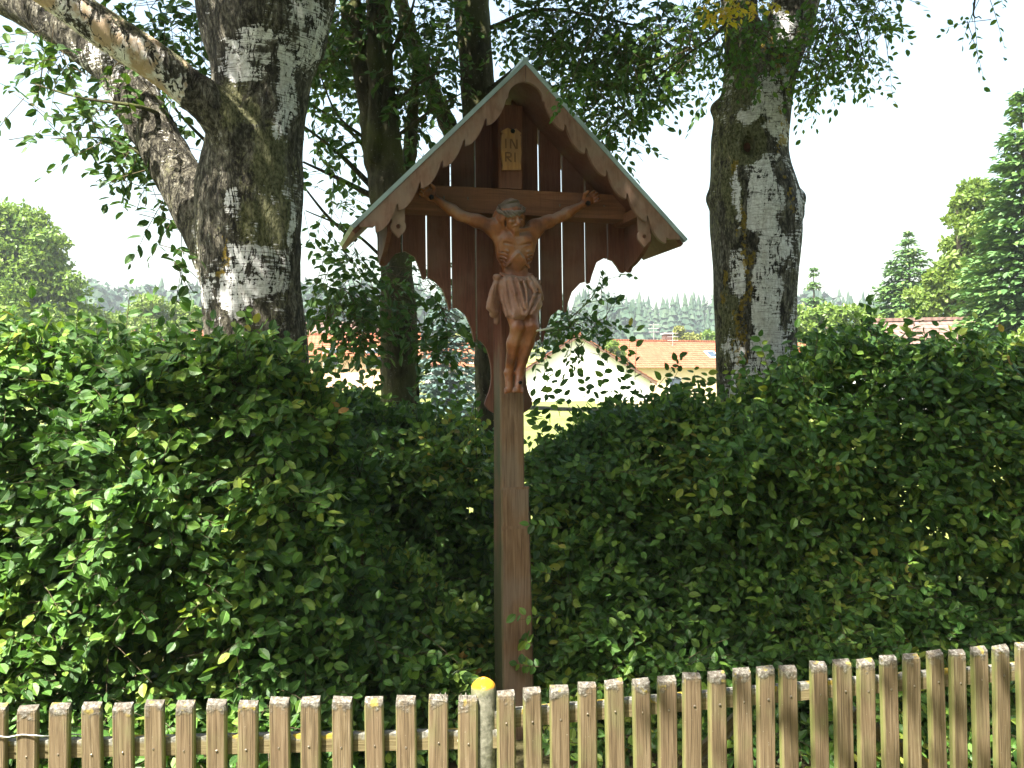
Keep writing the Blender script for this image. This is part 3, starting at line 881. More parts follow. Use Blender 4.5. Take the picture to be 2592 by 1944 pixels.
# ------------------------------------------------------------------ trees of the grove
def prof(rows, Y):
    """rows of (y, cx, half width[, Y]) in survey units -> points and radii"""
    pts, rs = [], []
    for r in rows:
        Yd = r[3] if len(r) > 3 else Y
        pts.append(P(r[1], r[0], Yd)); rs.append(r[2] * mpp(Yd))
    return np.array(pts), np.array(rs)

def to_ground(pts, rs, flare=1.25):
    p = pts[0].copy(); p[2] = -0.1
    return np.vstack([p, pts]), np.concatenate([[rs[0] * flare], rs])

def dense(pts, rs, n):
    q = spline(np.column_stack([pts, rs]), n)
    return q[:, :3], q[:, 3]

def bark_mesh(F, ridge=0.012, fx=9.0, fz=2.2, seed=1, ridge2=0.006):
    v, f = F.mesh()
    n = vnormals(v, f)
    a = np.abs(fbm(v * np.array([fx, fx, fz]), seed, 3) - .5) * 2
    b = fbm(v * np.array([fx * 2.8, fx * 2.8, fz * 3]), seed + 3, 2) - .5
    big = fbm(v * 3.0, seed + 9, 2) - .5
    amp = (a - .35) * ridge + b * ridge2 + big * ridge * 1.6
    return v, f, n, amp

def branch_tubes(root, specs, mat='bark', name='branch'):
    for pts, r0, r1 in specs:
        p = spline(pts, 14)
        v, f = tube(p, np.linspace(r0, r1, 14), 7)
        wobj(name, mesh_from(name, v, f, M[mat], True), root)

def crown(root, clusters, size, mat, seed, lai=2.4, n_obj=60, hang=0.0, depth=.55, per=6, twigs=True, ln=(.12, .26)):
    """visible leafy parts: clusters of (x, y, a, b, Y[, lai])"""
    rng = np.random.default_rng(seed)
    B_, D_, S_ = [], [], []
    for c in clusters:
        x, y, a, b, Yd = c[:5]; la = c[5] * 1.5 if len(c) > 5 else lai
        m = mpp(Yd); C = P(x, y, Yd)
        ar = math.pi * a * b * m * m
        n = max(2, int(la * ar / (per * .40 * size * size)))
        q = unit(rng.normal(0, 1, (n, 3))) * (rng.random((n, 1)) ** .42)
        p = C + q * np.array([a * m, depth, b * m])
        d = unit(q * np.array([1, .8, .6]) + rng.normal(0, .55, (n, 3)) + np.array([0, 0, -.25 - hang]))
        B_.append(p); D_.append(d); S_.append(rng.uniform(ln[0], ln[1], n))
    B_, D_, S_ = np.vstack(B_), np.vstack(D_), np.concatenate(S_)
    fc = unit(np.stack([rng.normal(0, .45, len(B_)), rng.normal(-.25, .45, len(B_)), np.full(len(B_), .75 - hang * .6)], 1))
    L = sprays(B_, D_, S_, per, size, fc, jit=.5, droop=.3 + hang, rng=rng)
    px, py, dep = to_px(L[0])
    vis = (px > 5) & (px < 2585) & (py > 5) & (py < 1930)
    i0, i1 = split_front(L, n_obj, np.where(vis, 0, 50) + dep - 12 * L[3])
    leaf_objects(L[0][i0], L[1][i0], L[2][i0], L[3][i0], mat, root)
    leaf_soup('foliage', L[0][i1], L[1][i1], L[2][i1], L[3][i1], mat, root, small=True)
    if twigs:
        twig_mesh('twigs', B_ - unit(D_) * .12, D_, S_ + .12, np.full(len(B_), .0028), 'twig', root, .22)

def high_crown(root, blobs, size, mat, seed, name='crown'):
    """the crown overhead, above the picture: blobs of (x, y, z, rx, ry, rz, leaf area index)"""
    rng = np.random.default_rng(seed)
    pos = []
    for (x, y, z, rx, ry, rz, la) in blobs:
        n = int(la * math.pi * rx * ry / (.42 * size * size) / 5)
        q = unit(rng.normal(0, 1, (n, 3))) * (rng.random((n, 1)) ** .45)
        p = np.array([x, y, z]) + q * np.array([rx, ry, rz])
        pos.append(np.repeat(p, 5, 0) + rng.normal(0, .075, (n * 5, 3)))
    pos = np.vstack(pos)
    # nothing hangs down into the open view in front of the shrine
    lim = EYE[2] + np.clip(pos[:, 1], 0, None) * .475 + .12
    pos = pos[(pos[:, 2] > lim)]
    n = len(pos)
    ax = rng.normal(0, 1, (n, 3)); ax[:, 2] -= .4
    nr = rng.normal(0, .6, (n, 3)); nr[:, 2] += .8
    leaf_soup(name, pos, ax, nr, size * rng.uniform(.7, 1.25, n), mat, root, small=True)

# ---- left birch: forked trunk, pale limb in front, dark stem behind
TY = 5.0
bl = empty('forked_birch', (P(580, 1400, TY)[0], TY, 0))
tag(bl, 'thick forked birch with rough grey and white bark behind the tall hedge', 'tree')
F = Field((-3.3, 4.2, -.1), (-.75, 6.0, 4.75), .0165)
tp, tr = prof([(1400, 588, 112), (1000, 573, 98), (800, 560, 98), (650, 549, 100), (500, 540, 104), (400, 541, 102), (300, 552, 92), (200, 560, 93), (100, 568, 104), (40, 572, 112)], TY)
tp, tr = to_ground(tp, tr, 1.15); tp, tr = dense(tp, tr, 40)
F.chain(tp, tr, .05)
rp, rr = prof([(80, 615, 72), (0, 640, 60), (-90, 668, 56), (-200, 700, 50)], TY); F.chain(*dense(rp, rr, 9), .10)
lp, lr = prof([(80, 520, 62), (0, 495, 56), (-90, 470, 50), (-200, 440, 46)], TY); F.chain(*dense(lp, lr, 9), .10)
mp_, mr = prof([(330, 528, 36, 4.86), (270, 497, 36, 4.80), (205, 430, 33, 4.72), (130, 330, 31, 4.62), (70, 235, 30, 4.54), (0, 135, 28, 4.46), (-90, 0, 26, 4.36), (-170, -110, 24, 4.30)], TY)
F.chain(*dense(mp_, mr, 24), .075)
sp_, sr = prof([(600, 500, 60, 5.08), (500, 452, 52, 5.1), (400, 398, 48, 5.2), (320, 352, 47, 5.28), (240, 308, 46, 5.36), (160, 262, 44, 5.44), (100, 190, 40, 5.5), (50, 110, 36, 5.55), (0, 20, 34, 5.6), (-60, -110, 32, 5.65)], TY)
F.chain(*dense(sp_, sr, 28), .05)
v, f, n, amp = bark_mesh(F, .022, 10, 2.0, 4, .012)
# bark masks: where the paper bark is still white, where moss and lichen sit
su = lambda v: to_px(v)
px, py, dp = to_px(v); px = px / KD; py = py / KD
def blob(cx, cy, a, b, back=False):
    wx = (fbm(v * np.array([7, 7, 4.5]), 91, 3) - .5) * 64; wy = (fbm(v * np.array([7, 7, 4.5]), 95, 3) - .5) * 70
    d = ((px + wx - cx) / a) ** 2 + ((py + wy - cy) / b) ** 2
    return np.clip(1.25 - d * .75, 0, 1)
def dist_chain(v, pts):
    d = np.full(len(v), 9.0)
    for i in range(len(pts) - 1):
        a, b = pts[i], pts[i + 1]; ab = b - a
        t = np.clip(((v - a) @ ab) / (ab @ ab), 0, 1)
        d = np.minimum(d, np.linalg.norm(v - a - t[:, None] * ab, axis=1))
    return d
limb = dist_chain(v, mp_[1:]) < .10
stem2 = (dist_chain(v, sp_[2:]) < .13) & ~limb
wmask = .20 + .35 * (fbm(v * np.array([2.2, 2.2, 3.5]), 21, 3) - .5) * 2
for c in [(505, 570, 62, 40), (490, 620, 50, 60), (560, 610, 48, 50), (610, 590, 30, 50), (520, 545, 80, 14), (535, 130, 60, 26), (530, 85, 50, 22), (520, 170, 46, 26), (640, 90, 46, 80), (660, 30, 50, 60), (560, 60, 60, 20), (625, 200, 24, 60), (620, 470, 18, 60), (615, 260, 20, 50), (500, 440, 22, 40), (640, 970, 26, 60), (600, 900, 26, 30), (500, 660, 30, 40)]:
    wmask = np.maximum(wmask, (.10 + .66 * blob(*c)) * (blob(*c) > 0) * (~limb & ~stem2))
wmask[limb] = .72 + .9 * (fbm(v[limb] * np.array([5, 5, 5]), 33, 2) - .5) - .30 * n[limb, 2]
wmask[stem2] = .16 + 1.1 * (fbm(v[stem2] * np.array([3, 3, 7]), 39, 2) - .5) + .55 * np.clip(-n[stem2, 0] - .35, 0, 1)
moss = .30 + .6 * (fbm(v * 2.2, 51, 2) - .5)
for c in [(592, 345, 52, 110), (570, 480, 66, 70), (500, 230, 30, 60), (545, 245, 30, 30)]: moss = np.maximum(moss, blob(*c) * .9)
moss[limb] = .30 + .55 * n[limb, 2]
lich = blob(472, 560, 9, 60) * .55 * (~stem2)
amp = amp * (1 - .7 * np.clip(wmask * 1.6 - .5, 0, 1))
amp[limb | stem2] *= .3
me = mesh_np('trunk', v + n * amp[:, None], f, M['birch'], True)
attr(me, 'white', wmask); attr(me, 'moss', moss); attr(me, 'lichen', lich); attr(me, 'smooth', limb * 1.0)
wobj('trunk', me, bl)
branch_tubes(bl, [([P(640, -150, 5), (-.9, 4.8, 5.6), (-.5, 4.5, 7.0)], .11, .04), ([P(480, -150, 5), (-2.0, 4.6, 5.6), (-2.5, 4.2, 7.0)], .10, .04), ([P(-100, -150, 4.32), (-3.4, 3.6, 4.9), (-4.4, 3.0, 5.6)], .05, .02),
                  ([P(350, 250, 5.3), P(300, 230, 5.1), P(170, 210, 5.2), P(70, 180, 5.3)], .014, .004), ([P(400, 420, 5.3), P(330, 350, 5.3), P(230, 300, 5.3), P(110, 300, 5.4)], .012, .003), ([P(470, 330, 5.5), P(400, 260, 5.4), P(350, 200, 5.4)], .012, .004)])
crown(bl, [(80, 130, 55, 34, 5.4), (150, 150, 70, 40, 5.4), (240, 90, 110, 60, 5.7), (200, 200, 80, 26, 5.3), (110, 300, 40, 14, 5.3), (160, 275, 60, 18, 5.3), (240, 270, 60, 55, 5.4), (300, 330, 80, 60, 5.5), (270, 380, 55, 30, 5.4), (380, 330, 60, 70, 5.7, 1.8), (340, 430, 40, 26, 5.4), (310, 200, 60, 60, 5.2, 1.6),
           (360, 60, 110, 60, 5.9), (410, 150, 60, 90, 5.9, 1.9), (350, 470, 24, 40, 5.4), (400, 545, 30, 22, 5.2), (380, 590, 26, 34, 5.2), (440, 40, 40, 60, 5.8), (100, 40, 40, 30, 5.9, 1.2)], .076, 'lime', 31, 3.6, 140)
high_crown(bl, [(-1.9, 3.1, 5.2, .9, .9, .5, 3.6), (-.9, 2.6, 5.3, .9, .8, .5, 4.0), (.1, 2.5, 5.3, .9, .8, .5, 4.0), (-1.6, 4.4, 5.6, 1.3, 1.0, .6, 3.6), (-.2, 4.0, 5.6, 1.2, 1.0, .6, 3.6), (-3.3, 2.7, 5.4, .35, .3, .25, 1.5), (-4.0, 2.1, 5.4, .3, .25, .2, 1.5), (-3.4, 1.7, 5.4, .2, .2, .2, 1.5), (-2.45, 2.15, 5.4, .65, .5, .3, 4.0), (-2.35, 1.55, 5.3, .55, .28, .22, 4.0), (-1.4, 1.7, 5.3, .6, .30, .25, 4.0), (-.5, 1.7, 5.3, .6, .30, .25, 4.0), (-1.1, 3.2, 5.2, .7, .6, .4, 4.5), (-1.75, 2.3, 5.3, .42, .35, .25, 4.5), (-.7, 3.3, 5.0, .7, .5, .3, 3.5), (-1.3, 3.4, 7.2, 1.8, 1.6, .8, 2.5)], .085, 'birchleaf', 41)

# ---- right birch: single burled trunk
RY = 6.0
br = empty('lone_birch', (P(1640, 1100, RY)[0], RY, 0))
tag(br, 'lone birch with white papery bark, yellow lichen and a knot hole', 'tree')
F = Field((1.0, 5.4, -.1), (2.7, 6.5, 5.2), .0155)
tp, tr = prof([(1200, 1642, 98), (1000, 1640, 90), (850, 1638, 84), (700, 1633, 83), (600, 1632, 84), (520, 1634, 90), (450, 1633, 91), (400, 1626, 84), (330, 1620, 76), (260, 1627, 73), (200, 1646, 60), (120, 1676, 50), (60, 1702, 46), (0, 1722, 44), (-90, 1752, 42), (-160, 1780, 40)], RY)
tp, tr = to_ground(tp, tr); tp, tr = dense(tp, tr, 46); F.chain(tp, tr, .05)
qp, qr = prof([(300, 1600, 52), (240, 1606, 45), (150, 1606, 37), (60, 1601, 35), (-60, 1590, 33), (-160, 1575, 30)], RY)
F.chain(*dense(qp, qr, 14), .06)
kn = P(1614, 318, RY - .185)
F.ell(kn, (.085, .065, .105), .03)
F.ell(kn + np.array([0, -.07, .0]), (.042, .085, .066), .012, 'carve')
for (x, y, r, dy) in [(1722, 462, .035, 0), (1552, 235, .05, .0), (1545, 430, .05, 0), (1716, 430, .06, 0)]:
    F.ell(P(x, y, RY + dy), (r * 1.1, r, r), .05)
v, f, n, amp = bark_mesh(F, .014, 9, 2.0, 14, .007)
px, py, dp = to_px(v); px = px / KD; py = py / KD
wmask = .12 + .35 * (fbm(v * np.array([2.5, 2.5, 2.0]), 61, 3) - .5) * 2
wmask = wmask + np.where(py > 330, np.clip((px - 1590) / 80, -.25, .30), .05)
for c in [(1652, 400, 46, 60), (1650, 460, 46, 70), (1652, 540, 48, 60), (1657, 610, 56, 60), (1652, 680, 62, 70), (1645, 760, 70, 70), (1625, 850, 70, 70), (1700, 560, 22, 40), (1705, 700, 20, 50), (1700, 780, 26, 60), (1690, 620, 24, 40), (1700, 50, 40, 50), (1660, 200, 40, 34), (1640, 240, 44, 26), (1690, 160, 18, 40), (1605, 590, 24, 80), (1680, 285, 20, 40), (1600, 420, 20, 60), (1640, 900, 50, 60)]:
    wmask = np.maximum(wmask, (.10 + .78 * blob(*c)) * (blob(*c) > 0))
for c in [(1608, 420, 7, 90), (1612, 560, 10, 90), (1705, 640, 16, 90), (1700, 400, 18, 50), (1690, 470, 20, 30), (1604, 700, 9, 90), (1640, 310, 40, 20)]:
    wmask = wmask - blob(*c) * .75
lich = np.zeros(len(v))
for c in [(1606, 560, 16, 60), (1604, 480, 12, 40), (1700, 420, 12, 60), (1680, 250, 12, 40), (1690, 300, 10, 40), (1595, 700, 12, 80), (1690, 130, 18, 40), (1660, 90, 18, 20), (1590, 360, 14, 40), (1605, 640, 14, 30), (1570, 620, 10, 60), (1600, 800, 14, 60), (1710, 450, 10, 40)]:
    lich = np.maximum(lich, blob(*c) * .56)
moss = .34 + .6 * (fbm(v * 2.2, 71, 2) - .5)
for c in [(1600, 330, 55, 60), (1580, 420, 30, 70), (1612, 180, 40, 90), (1575, 700, 18, 120), (1620, 280, 60, 30)]: moss = np.maximum(moss, blob(*c) * .85)
dk = np.linalg.norm((v - kn) * np.array([1, .5, .8]), axis=1)
moss = np.where(dk < .11, .95, moss); wmask = np.where(dk < .10, .05, wmask); lich = np.where(dk < .10, 0, lich)
amp = amp * (1 - .8 * np.clip(wmask * 1.6 - .5, 0, 1))
amp = np.where(dk < .11, amp * .3, amp)
me = mesh_np('trunk', v + n * amp[:, None], f, M['birch'], True)
attr(me, 'white', wmask); attr(me, 'moss', moss); attr(me, 'lichen', lich)
wobj('trunk', me, br)
kh = MB(); a_ = np.linspace(0, 2 * math.pi, 14, endpoint=False)
kc = kn + np.array([0, -.010, 0])
kh.add([kc + np.array([.046 * math.cos(t), .0, .070 * math.sin(t)]) for t in a_] + [kc + np.array([.002, .02, .006])], [[i, 14, (i + 1) % 14] for i in range(14)])
M['knot'] = mat_simple('knot_wood', (0.085, 0.038, 0.022), 0.9, 0, 30, 0.5)
wobj('knot_wood', mesh_from('knot_wood', kh.v, kh.f, M['knot']), br)
branch_tubes(br, [([P(1765, -120, 6), (2.3, 5.7, 5.8), (2.4, 5.2, 7.2)], .09, .03), ([P(1580, -120, 6), (1.2, 5.6, 5.8), (.9, 5.0, 7.2)], .07, .03),
                  ([P(1590, -20, 5.95), P(1560, 60, 5.7), P(1480, 120, 5.6), P(1400, 180, 5.6)], .012, .004), ([P(1740, -60, 5.9), P(1800, -10, 5.6), P(1850, 60, 5.5), P(1870, 140, 5.5)], .010, .003), ([(2.3, 5.6, 5.9), (2.9, 5.0, 5.2), P(2110, -20, 5.3), P(2120, 40, 5.3)], .012, .003)])
crown(br, [(1640, 60, 60, 50, 5.5, 2.2), (1600, 110, 50, 40, 5.6, 2.0), (1670, 130, 26, 50, 5.5, 1.5), (1690, 190, 22, 30, 5.5, 1.1), (1780, 60, 80, 60, 5.6, 2.6), (1835, 90, 60, 70, 5.6, 2.2), (1760, 130, 50, 50, 5.6, 2.2), (1800, 190, 30, 20, 5.5, 1.2), (1870, 40, 40, 45, 5.5, 2.0), (1855, 160, 26, 24, 5.5, .9), (1745, 190, 26, 20, 5.6, 1.2), (1735, 70, 40, 60, 5.6, 2.0), (1900, 130, 14, 30, 5.5, .8), (2118, 14, 22, 18, 5.3, .9), (2150, 0, 30, 20, 5.3, .9), (2110, 55, 6, 16, 5.3, .8),
           (1560, 40, 60, 50, 5.7, 2.4), (1500, 80, 50, 60, 5.8, 2.2)], .050, 'birchleaf', 77, 3.4, 110, hang=.35, per=7, ln=(.12, .24))
high_crown(br, [(.4, 1.7, 5.3, .6, .30, .25, 4.0), (1.2, 1.75, 5.3, .6, .3, .25, 4.0), (2.0, 1.9, 5.2, .6, .35, .25, 3.0), (1.1, 2.6, 5.3, .9, .8, .5, 4.0), (2.1, 2.8, 5.2, .9, .8, .5, 3.6), (1.2, 4.2, 5.6, 1.2, 1.0, .6, 3.6), (2.6, 4.2, 5.6, 1.1, 1.1, .6, 2.2), (3.2, 3.0, 5.2, .8, .8, .4, 1.2), (-.3, 1.25, 5.2, .35, .18, .2, 2.0), (-1.25, .95, 5.2, .16, .14, .15, 2.2), (-.75, .80, 5.2, .14, .2, .15, 2.2), (-.25, .95, 5.2, .2, .14, .15, 2.2), (.15, .80, 5.2, .16, .2, .15, 2.2), (.5, .9, 5.2, .2, .2, .15, 2.2), (.35, 1.2, 5.3, .25, .22, .2, 2.0), (.9, 1.3, 5.2, .3, .25, .2, 2.0), (1.6, 1.5, 5.2, .4, .3, .2, 2.0), (1.4, 3.4, 7.2, 1.8, 1.6, .8, 2.5)], .085, 'birchleaf', 43)
branch_tubes(br, [([(1.0, 4.3, 4.9), P(1330, -40, 4.5), P(1262, 110, 4.42), P(1218, 215, 4.36)], .008, .002)], name='twig')
rg = np.random.default_rng(15)
rb_ = np.array([P(1262 - 44 * t + rg.normal(0, 9), 110 + 110 * t + rg.normal(0, 8), 4.38) for t in np.linspace(.45, 1.1, 16)])
leaf_soup('low_spray', *sprays(rb_, rg.normal(0, 1, (16, 3)) + np.array([0, -.2, -.5]), np.full(16, .09), 5, .034, unit(rg.normal(0, .4, (16, 3)) + np.array([0, -.5, .7])), rng=rg), 'birchleaf', br)
rng = np.random.default_rng(5)
yb_ = np.array([P(x, y, 4.9) for x, y in [(1525, 8), (1560, 14), (1590, 22), (1570, 34), (1630, 14), (1545, 26), (1605, 6), (1660, 5), (1585, -6)]])
yb_ = np.repeat(yb_, 5, 0) + rng.normal(0, .018, (45, 3))
yd = unit(np.column_stack([rng.normal(0, .6, 45), rng.normal(-.3, .4, 45), rng.normal(-.5, .4, 45)]))
Lq = sprays(yb_, yd, np.full(45, .06), 4, .036, unit(np.column_stack([rng.normal(0, .4, 45), np.full(45, -.5), np.full(45, .7)])), rng=rng)
leaf_soup('yellow_leaves', *Lq, 'yellowleaf', br)
branch_tubes(br, [([P(1600, -140, 5.9), P(1590, -80, 5.4), P(1600, -30, 5.0), P(1580, 20, 4.9)], .012, .003), ([P(1600, -30, 5.0), P(1560, 0, 4.9), P(1530, 10, 4.9)], .005, .002), ([P(1600, -30, 5.0), P(1640, 0, 4.9), P(1665, 8, 4.9)], .005, .002)], name='twig')

# ---- many-stemmed tree behind the shrine's left eave
m1 = empty('many_stemmed_tree', (P(868, 1000, 7.0)[0], 7.0, 0))
tag(m1, 'dark many-stemmed tree behind the shrine eave nearer the forked birch', 'tree')
F = Field((-2.4, 6.5, -.1), (-.7, 7.6, 5.3), .016)
tp, tr = prof([(1000, 884, 46), (850, 868, 42), (700, 862, 37), (560, 856, 33), (470, 848, 38), (400, 840, 44)], 7.0)
tp, tr = to_ground(tp, tr); F.chain(*dense(tp, tr, 26), .04)
for rows in ([(430, 832, 27), (330, 806, 22), (220, 794, 19), (150, 783, 17), (60, 770, 13), (0, 768, 11), (-140, 762, 10)],
             [(430, 850, 34), (330, 838, 30), (220, 828, 27), (100, 822, 25), (0, 820, 24), (-160, 826, 22)],
             [(340, 806, 14, 6.9), (250, 808, 11, 6.88), (120, 806, 10, 6.88), (0, 800, 9, 6.9), (-140, 790, 9, 6.9)],
             [(230, 796, 15), (150, 772, 11), (80, 752, 9), (0, 742, 8), (-120, 730, 8)],
             [(450, 862, 20, 7.1), (340, 884, 15, 7.2), (220, 893, 12, 7.3), (80, 910, 10, 7.3), (-120, 930, 9, 7.3)]):
    F.chain(*dense(*prof(rows, 7.0), 16), .03)
v, f, n, amp = bark_mesh(F, .012, 9, 2.5, 24)
wobj('trunk', mesh_np('trunk', v + n * amp[:, None], f, M['bark'], True), m1)
bs = []
for x0_, y0_, x1_, y1_, x2_, y2_, r in [(800, 330, 740, 270, 655, 215, .018), (800, 400, 730, 330, 650, 268, .024), (815, 430, 740, 390, 655, 350, .026), (790, 300, 730, 250, 690, 160, .014), (770, 520, 710, 470, 650, 395, .018), (830, 560, 760, 500, 660, 455, .014), (830, 250, 890, 190, 960, 150, .02), (850, 300, 930, 240, 1000, 200, .015), (880, 620, 820, 640, 730, 620, .012), (870, 700, 800, 690, 740, 720, .010), (880, 660, 940, 660, 1000, 690, .010), (760, 150, 710, 90, 680, 10, .016), (840, 120, 880, 50, 900, -20, .02)]:
    bs.append(([P(x0_, y0_, 7.0), P(x1_, y1_, 6.9), P(x2_, y2_, 6.7)], r, r * .3))
branch_tubes(m1, bs)
crown(m1, [(720, 50, 70, 60, 7.0), (690, 130, 46, 70, 6.8), (740, 190, 50, 60, 7.2), (690, 260, 44, 60, 6.8, 2.2), (760, 300, 44, 50, 7.0, 1.6), (690, 360, 44, 50, 6.8, 1.6), (670, 60, 40, 70, 7.1, 3), (800, 20, 60, 40, 7.3, 3), (740, 110, 50, 60, 7.4, 3), (740, 430, 50, 50, 6.9, 1.1), (700, 500, 50, 40, 6.9, 1.1), (770, 100, 50, 80, 7.3), (880, 60, 80, 70, 7.2), (960, 60, 50, 70, 7.4), (930, 160, 70, 60, 7.1), (880, 230, 50, 60, 7.0), (950, 250, 50, 50, 7.2, 1.7), (850, 170, 40, 70, 6.9, 1.2), (910, 330, 30, 50, 7.0, 1.5), (960, 380, 26, 40, 7.2, 1.0), (840, 40, 40, 50, 6.9),
           (740, 610, 50, 46, 6.5), (770, 560, 44, 36, 6.6, 2.4), (790, 650, 64, 44, 6.5, 4), (740, 690, 54, 40, 6.4, 3.6), (800, 710, 60, 38, 6.5, 4), (780, 740, 60, 24, 6.5, 3), (700, 640, 20, 26, 6.4, 1.2), (860, 610, 40, 60, 6.6, 1.6), (890, 690, 30, 60, 6.6, 1.4), (935, 640, 34, 46, 6.6, 2.0), (960, 700, 46, 36, 6.5, 2.6), (1000, 740, 30, 26, 6.5, 2.6), (950, 760, 40, 20, 6.5, 2.2), (910, 580, 24, 40, 6.7, 1.4)], .080, 'lime', 91, 4.6, 150)
high_crown(m1, [(-2.5, 5.0, 6.2, 1.3, 1.0, .6, 3.6), (-1.2, 5.4, 6.3, 1.2, .9, .6, 3.4), (-1.0, 7.2, 6.2, 1.6, 1.0, .9, 2.4), (-.6, 6.0, 6.4, 1.3, .9, .7, 2.4)], .085, 'lime', 47)

# ---- straight tree behind the gable
m2 = empty('straight_tree', (P(1050, 1000, 7.5)[0], 7.5, 0))
tag(m2, 'straight dark tree rising behind the shrine gable', 'tree')
F = Field((-1.8, 6.9, -.1), (.2, 8.1, 5.6), .017)
tp, tr = prof([(1000, 1058, 24), (850, 1050, 22), (700, 1046, 22), (500, 1042, 25), (300, 1036, 32), (200, 1032, 34), (100, 1026, 35), (0, 1019, 37), (-160, 1012, 38)], 7.5)
tp, tr = to_ground(tp, tr); F.chain(*dense(tp, tr, 30), .04)
F.chain(*dense(*prof([(560, 1040, 16), (420, 1022, 19), (300, 980, 19), (200, 935, 18), (100, 895, 16), (-60, 850, 14)], 7.6), 16), .03)
v, f, n, amp = bark_mesh(F, .012, 9, 2.5, 34)
wobj('trunk', mesh_np('trunk', v + n * amp[:, None], f, M['bark'], True), m2)
bs = []
for x0_, y0_, x1_, y1_, x2_, y2_, r in [(1045, 260, 1110, 190, 1190, 130, .026), (1050, 200, 1150, 120, 1260, 40, .022), (1190, 130, 1270, 150, 1340, 230, .012), (1110, 190, 1220, 240, 1320, 290, .014), (1200, 330, 1270, 300, 1330, 285, .010), (1060, 60, 1180, 20, 1400, 60, .02), (1400, 60, 1450, 100, 1500, 140, .01), (1260, 40, 1330, 110, 1400, 150, .010), (1060, 650, 1150, 700, 1230, 690, .012), (1150, 700, 1250, 730, 1290, 700, .007), (1230, 690, 1280, 640, 1300, 590, .006), (1240, 690, 1300, 690, 1330, 640, .005)]:
    bs.append(([P(x0_, y0_, 7.4), P(x1_, y1_, 7.2), P(x2_, y2_, 7.0)], r, r * .35))
branch_tubes(m2, bs)
crown(m2, [(1110, 50, 60, 60, 7.3, 2.0), (1170, 70, 60, 60, 7.2), (1240, 40, 80, 60, 7.1), (1330, 60, 80, 70, 7.0), (1200, 140, 60, 50, 7.1, 2.0), (1270, 150, 80, 60, 7.0), (1350, 150, 70, 60, 6.9), (1420, 100, 70, 80, 6.9), (1480, 60, 50, 60, 6.9), (1310, 230, 70, 50, 6.9), (1370, 230, 40, 50, 6.8, 2.0), (1430, 180, 40, 50, 6.8, 1.8), (1270, 300, 30, 30, 6.8, 1.8), (1330, 290, 40, 34, 6.8, 2.0), (1380, 310, 26, 16, 6.8, 1.0), (1480, 160, 36, 36, 6.9, 1.2), (1500, 240, 12, 24, 6.8, .7), (1330, 330, 12, 20, 6.8, .8), (1215, 215, 30, 40, 6.9, 2.2), (1090, 130, 30, 40, 7.3, 1.2),
           (1230, 690, 44, 34, 6.8, 2.8), (1180, 720, 34, 26, 6.8, 2.4), (1270, 700, 40, 26, 6.8, 2.4), (1290, 640, 20, 36, 6.8, 1.8), (1310, 600, 16, 22, 6.8, .9), (1320, 660, 22, 16, 6.8, .8), (1225, 660, 24, 16, 6.8, 1.4), (1170, 745, 26, 12, 6.8, 2.4), (1240, 745, 50, 14, 6.8, 1.6), (1165, 780, 20, 16, 6.8, .8), (1290, 760, 24, 10, 6.8, 1.0)], .072, 'lime', 93, 4.8, 150)
high_crown(m2, [(.5, 7.3, 6.4, 1.8, 1.0, .9, 2.4), (.8, 5.9, 6.5, 1.5, 1.0, .7, 2.6)], .085, 'lime', 48)

# ---- added unseen trees: their crowns block sky light from behind the camera
def sky_blocker_tree(label, x, y, h, rad_, seed):
    rng = np.random.default_rng(seed)
    r = empty('sky_blocker_tree', (x, y, 0)); tag(r, label, 'tree', 'added unseen trees that block sky light')
    p = spline([(x, y, -.2), (x + .1, y, h * .3), (x, y + .2, h * .75)], 10)
    v, f = tube(p, np.linspace(.26, .06, 10), 12)
    wobj('trunk', mesh_from('trunk', v, f, M['bark'], True), r)
    bl_ = []
    for k in range(16):
        a = rng.uniform(0, 6.28); q = rng.uniform(.35, .8) * rad_; z = h * rng.uniform(.28, .92)
        q *= 1 - .5 * max(0, z / h - .6) / .4
        c = np.array([x + q * math.cos(a), y + q * math.sin(a), z])
        bl_.append((*c, rad_ * .42, rad_ * .42, rad_ * .34, 3.2))
        b = spline([p[int(z / h * 6)], (p[5] + c) / 2, c], 6)
        v, f = tube(b, np.linspace(.07, .015, 6), 6)
        wobj('branch', mesh_from('branch', v, f, M['bark'], True), r)
    pos = []
    for (cx, cy, cz, ra, rb, rc, la) in bl_:
        n = int(la * math.pi * ra * rb / (.42 * .26 * .26))
        pos.append(np.array([cx, cy, cz]) + unit(rng.normal(0, 1, (n, 3))) * rng.random((n, 1)) ** .4 * np.array([ra, rb, rc]))
    pos = np.vstack(pos); n = len(pos)
    ax = rng.normal(0, 1, (n, 3)); nr = rng.normal(0, .6, (n, 3)); nr[:, 2] += .7
    leaf_soup('crown', pos, ax, nr, .26 * rng.uniform(.7, 1.2, n), 'lime', r, small=True)
sky_blocker_tree('added unseen tree that blocks sky light', 5.0, -3.0, 8.5, 3.9, 401)
sky_blocker_tree('added unseen tree that blocks sky light', 0.9, -7.6, 9.5, 4.2, 402)
sky_blocker_tree('added unseen tree that blocks sky light', -8.5, -5.0, 7.5, 3.6, 403)
sky_blocker_tree('added unseen tree that blocks sky light', 9.5, 1.5, 8.5, 3.8, 404)
sky_blocker_tree('added unseen tree that blocks sky light', -4.5, -10.5, 8.5, 4.0, 405)
sky_blocker_tree('added unseen tree that blocks sky light', 6.5, -9.0, 8.5, 4.2, 406)

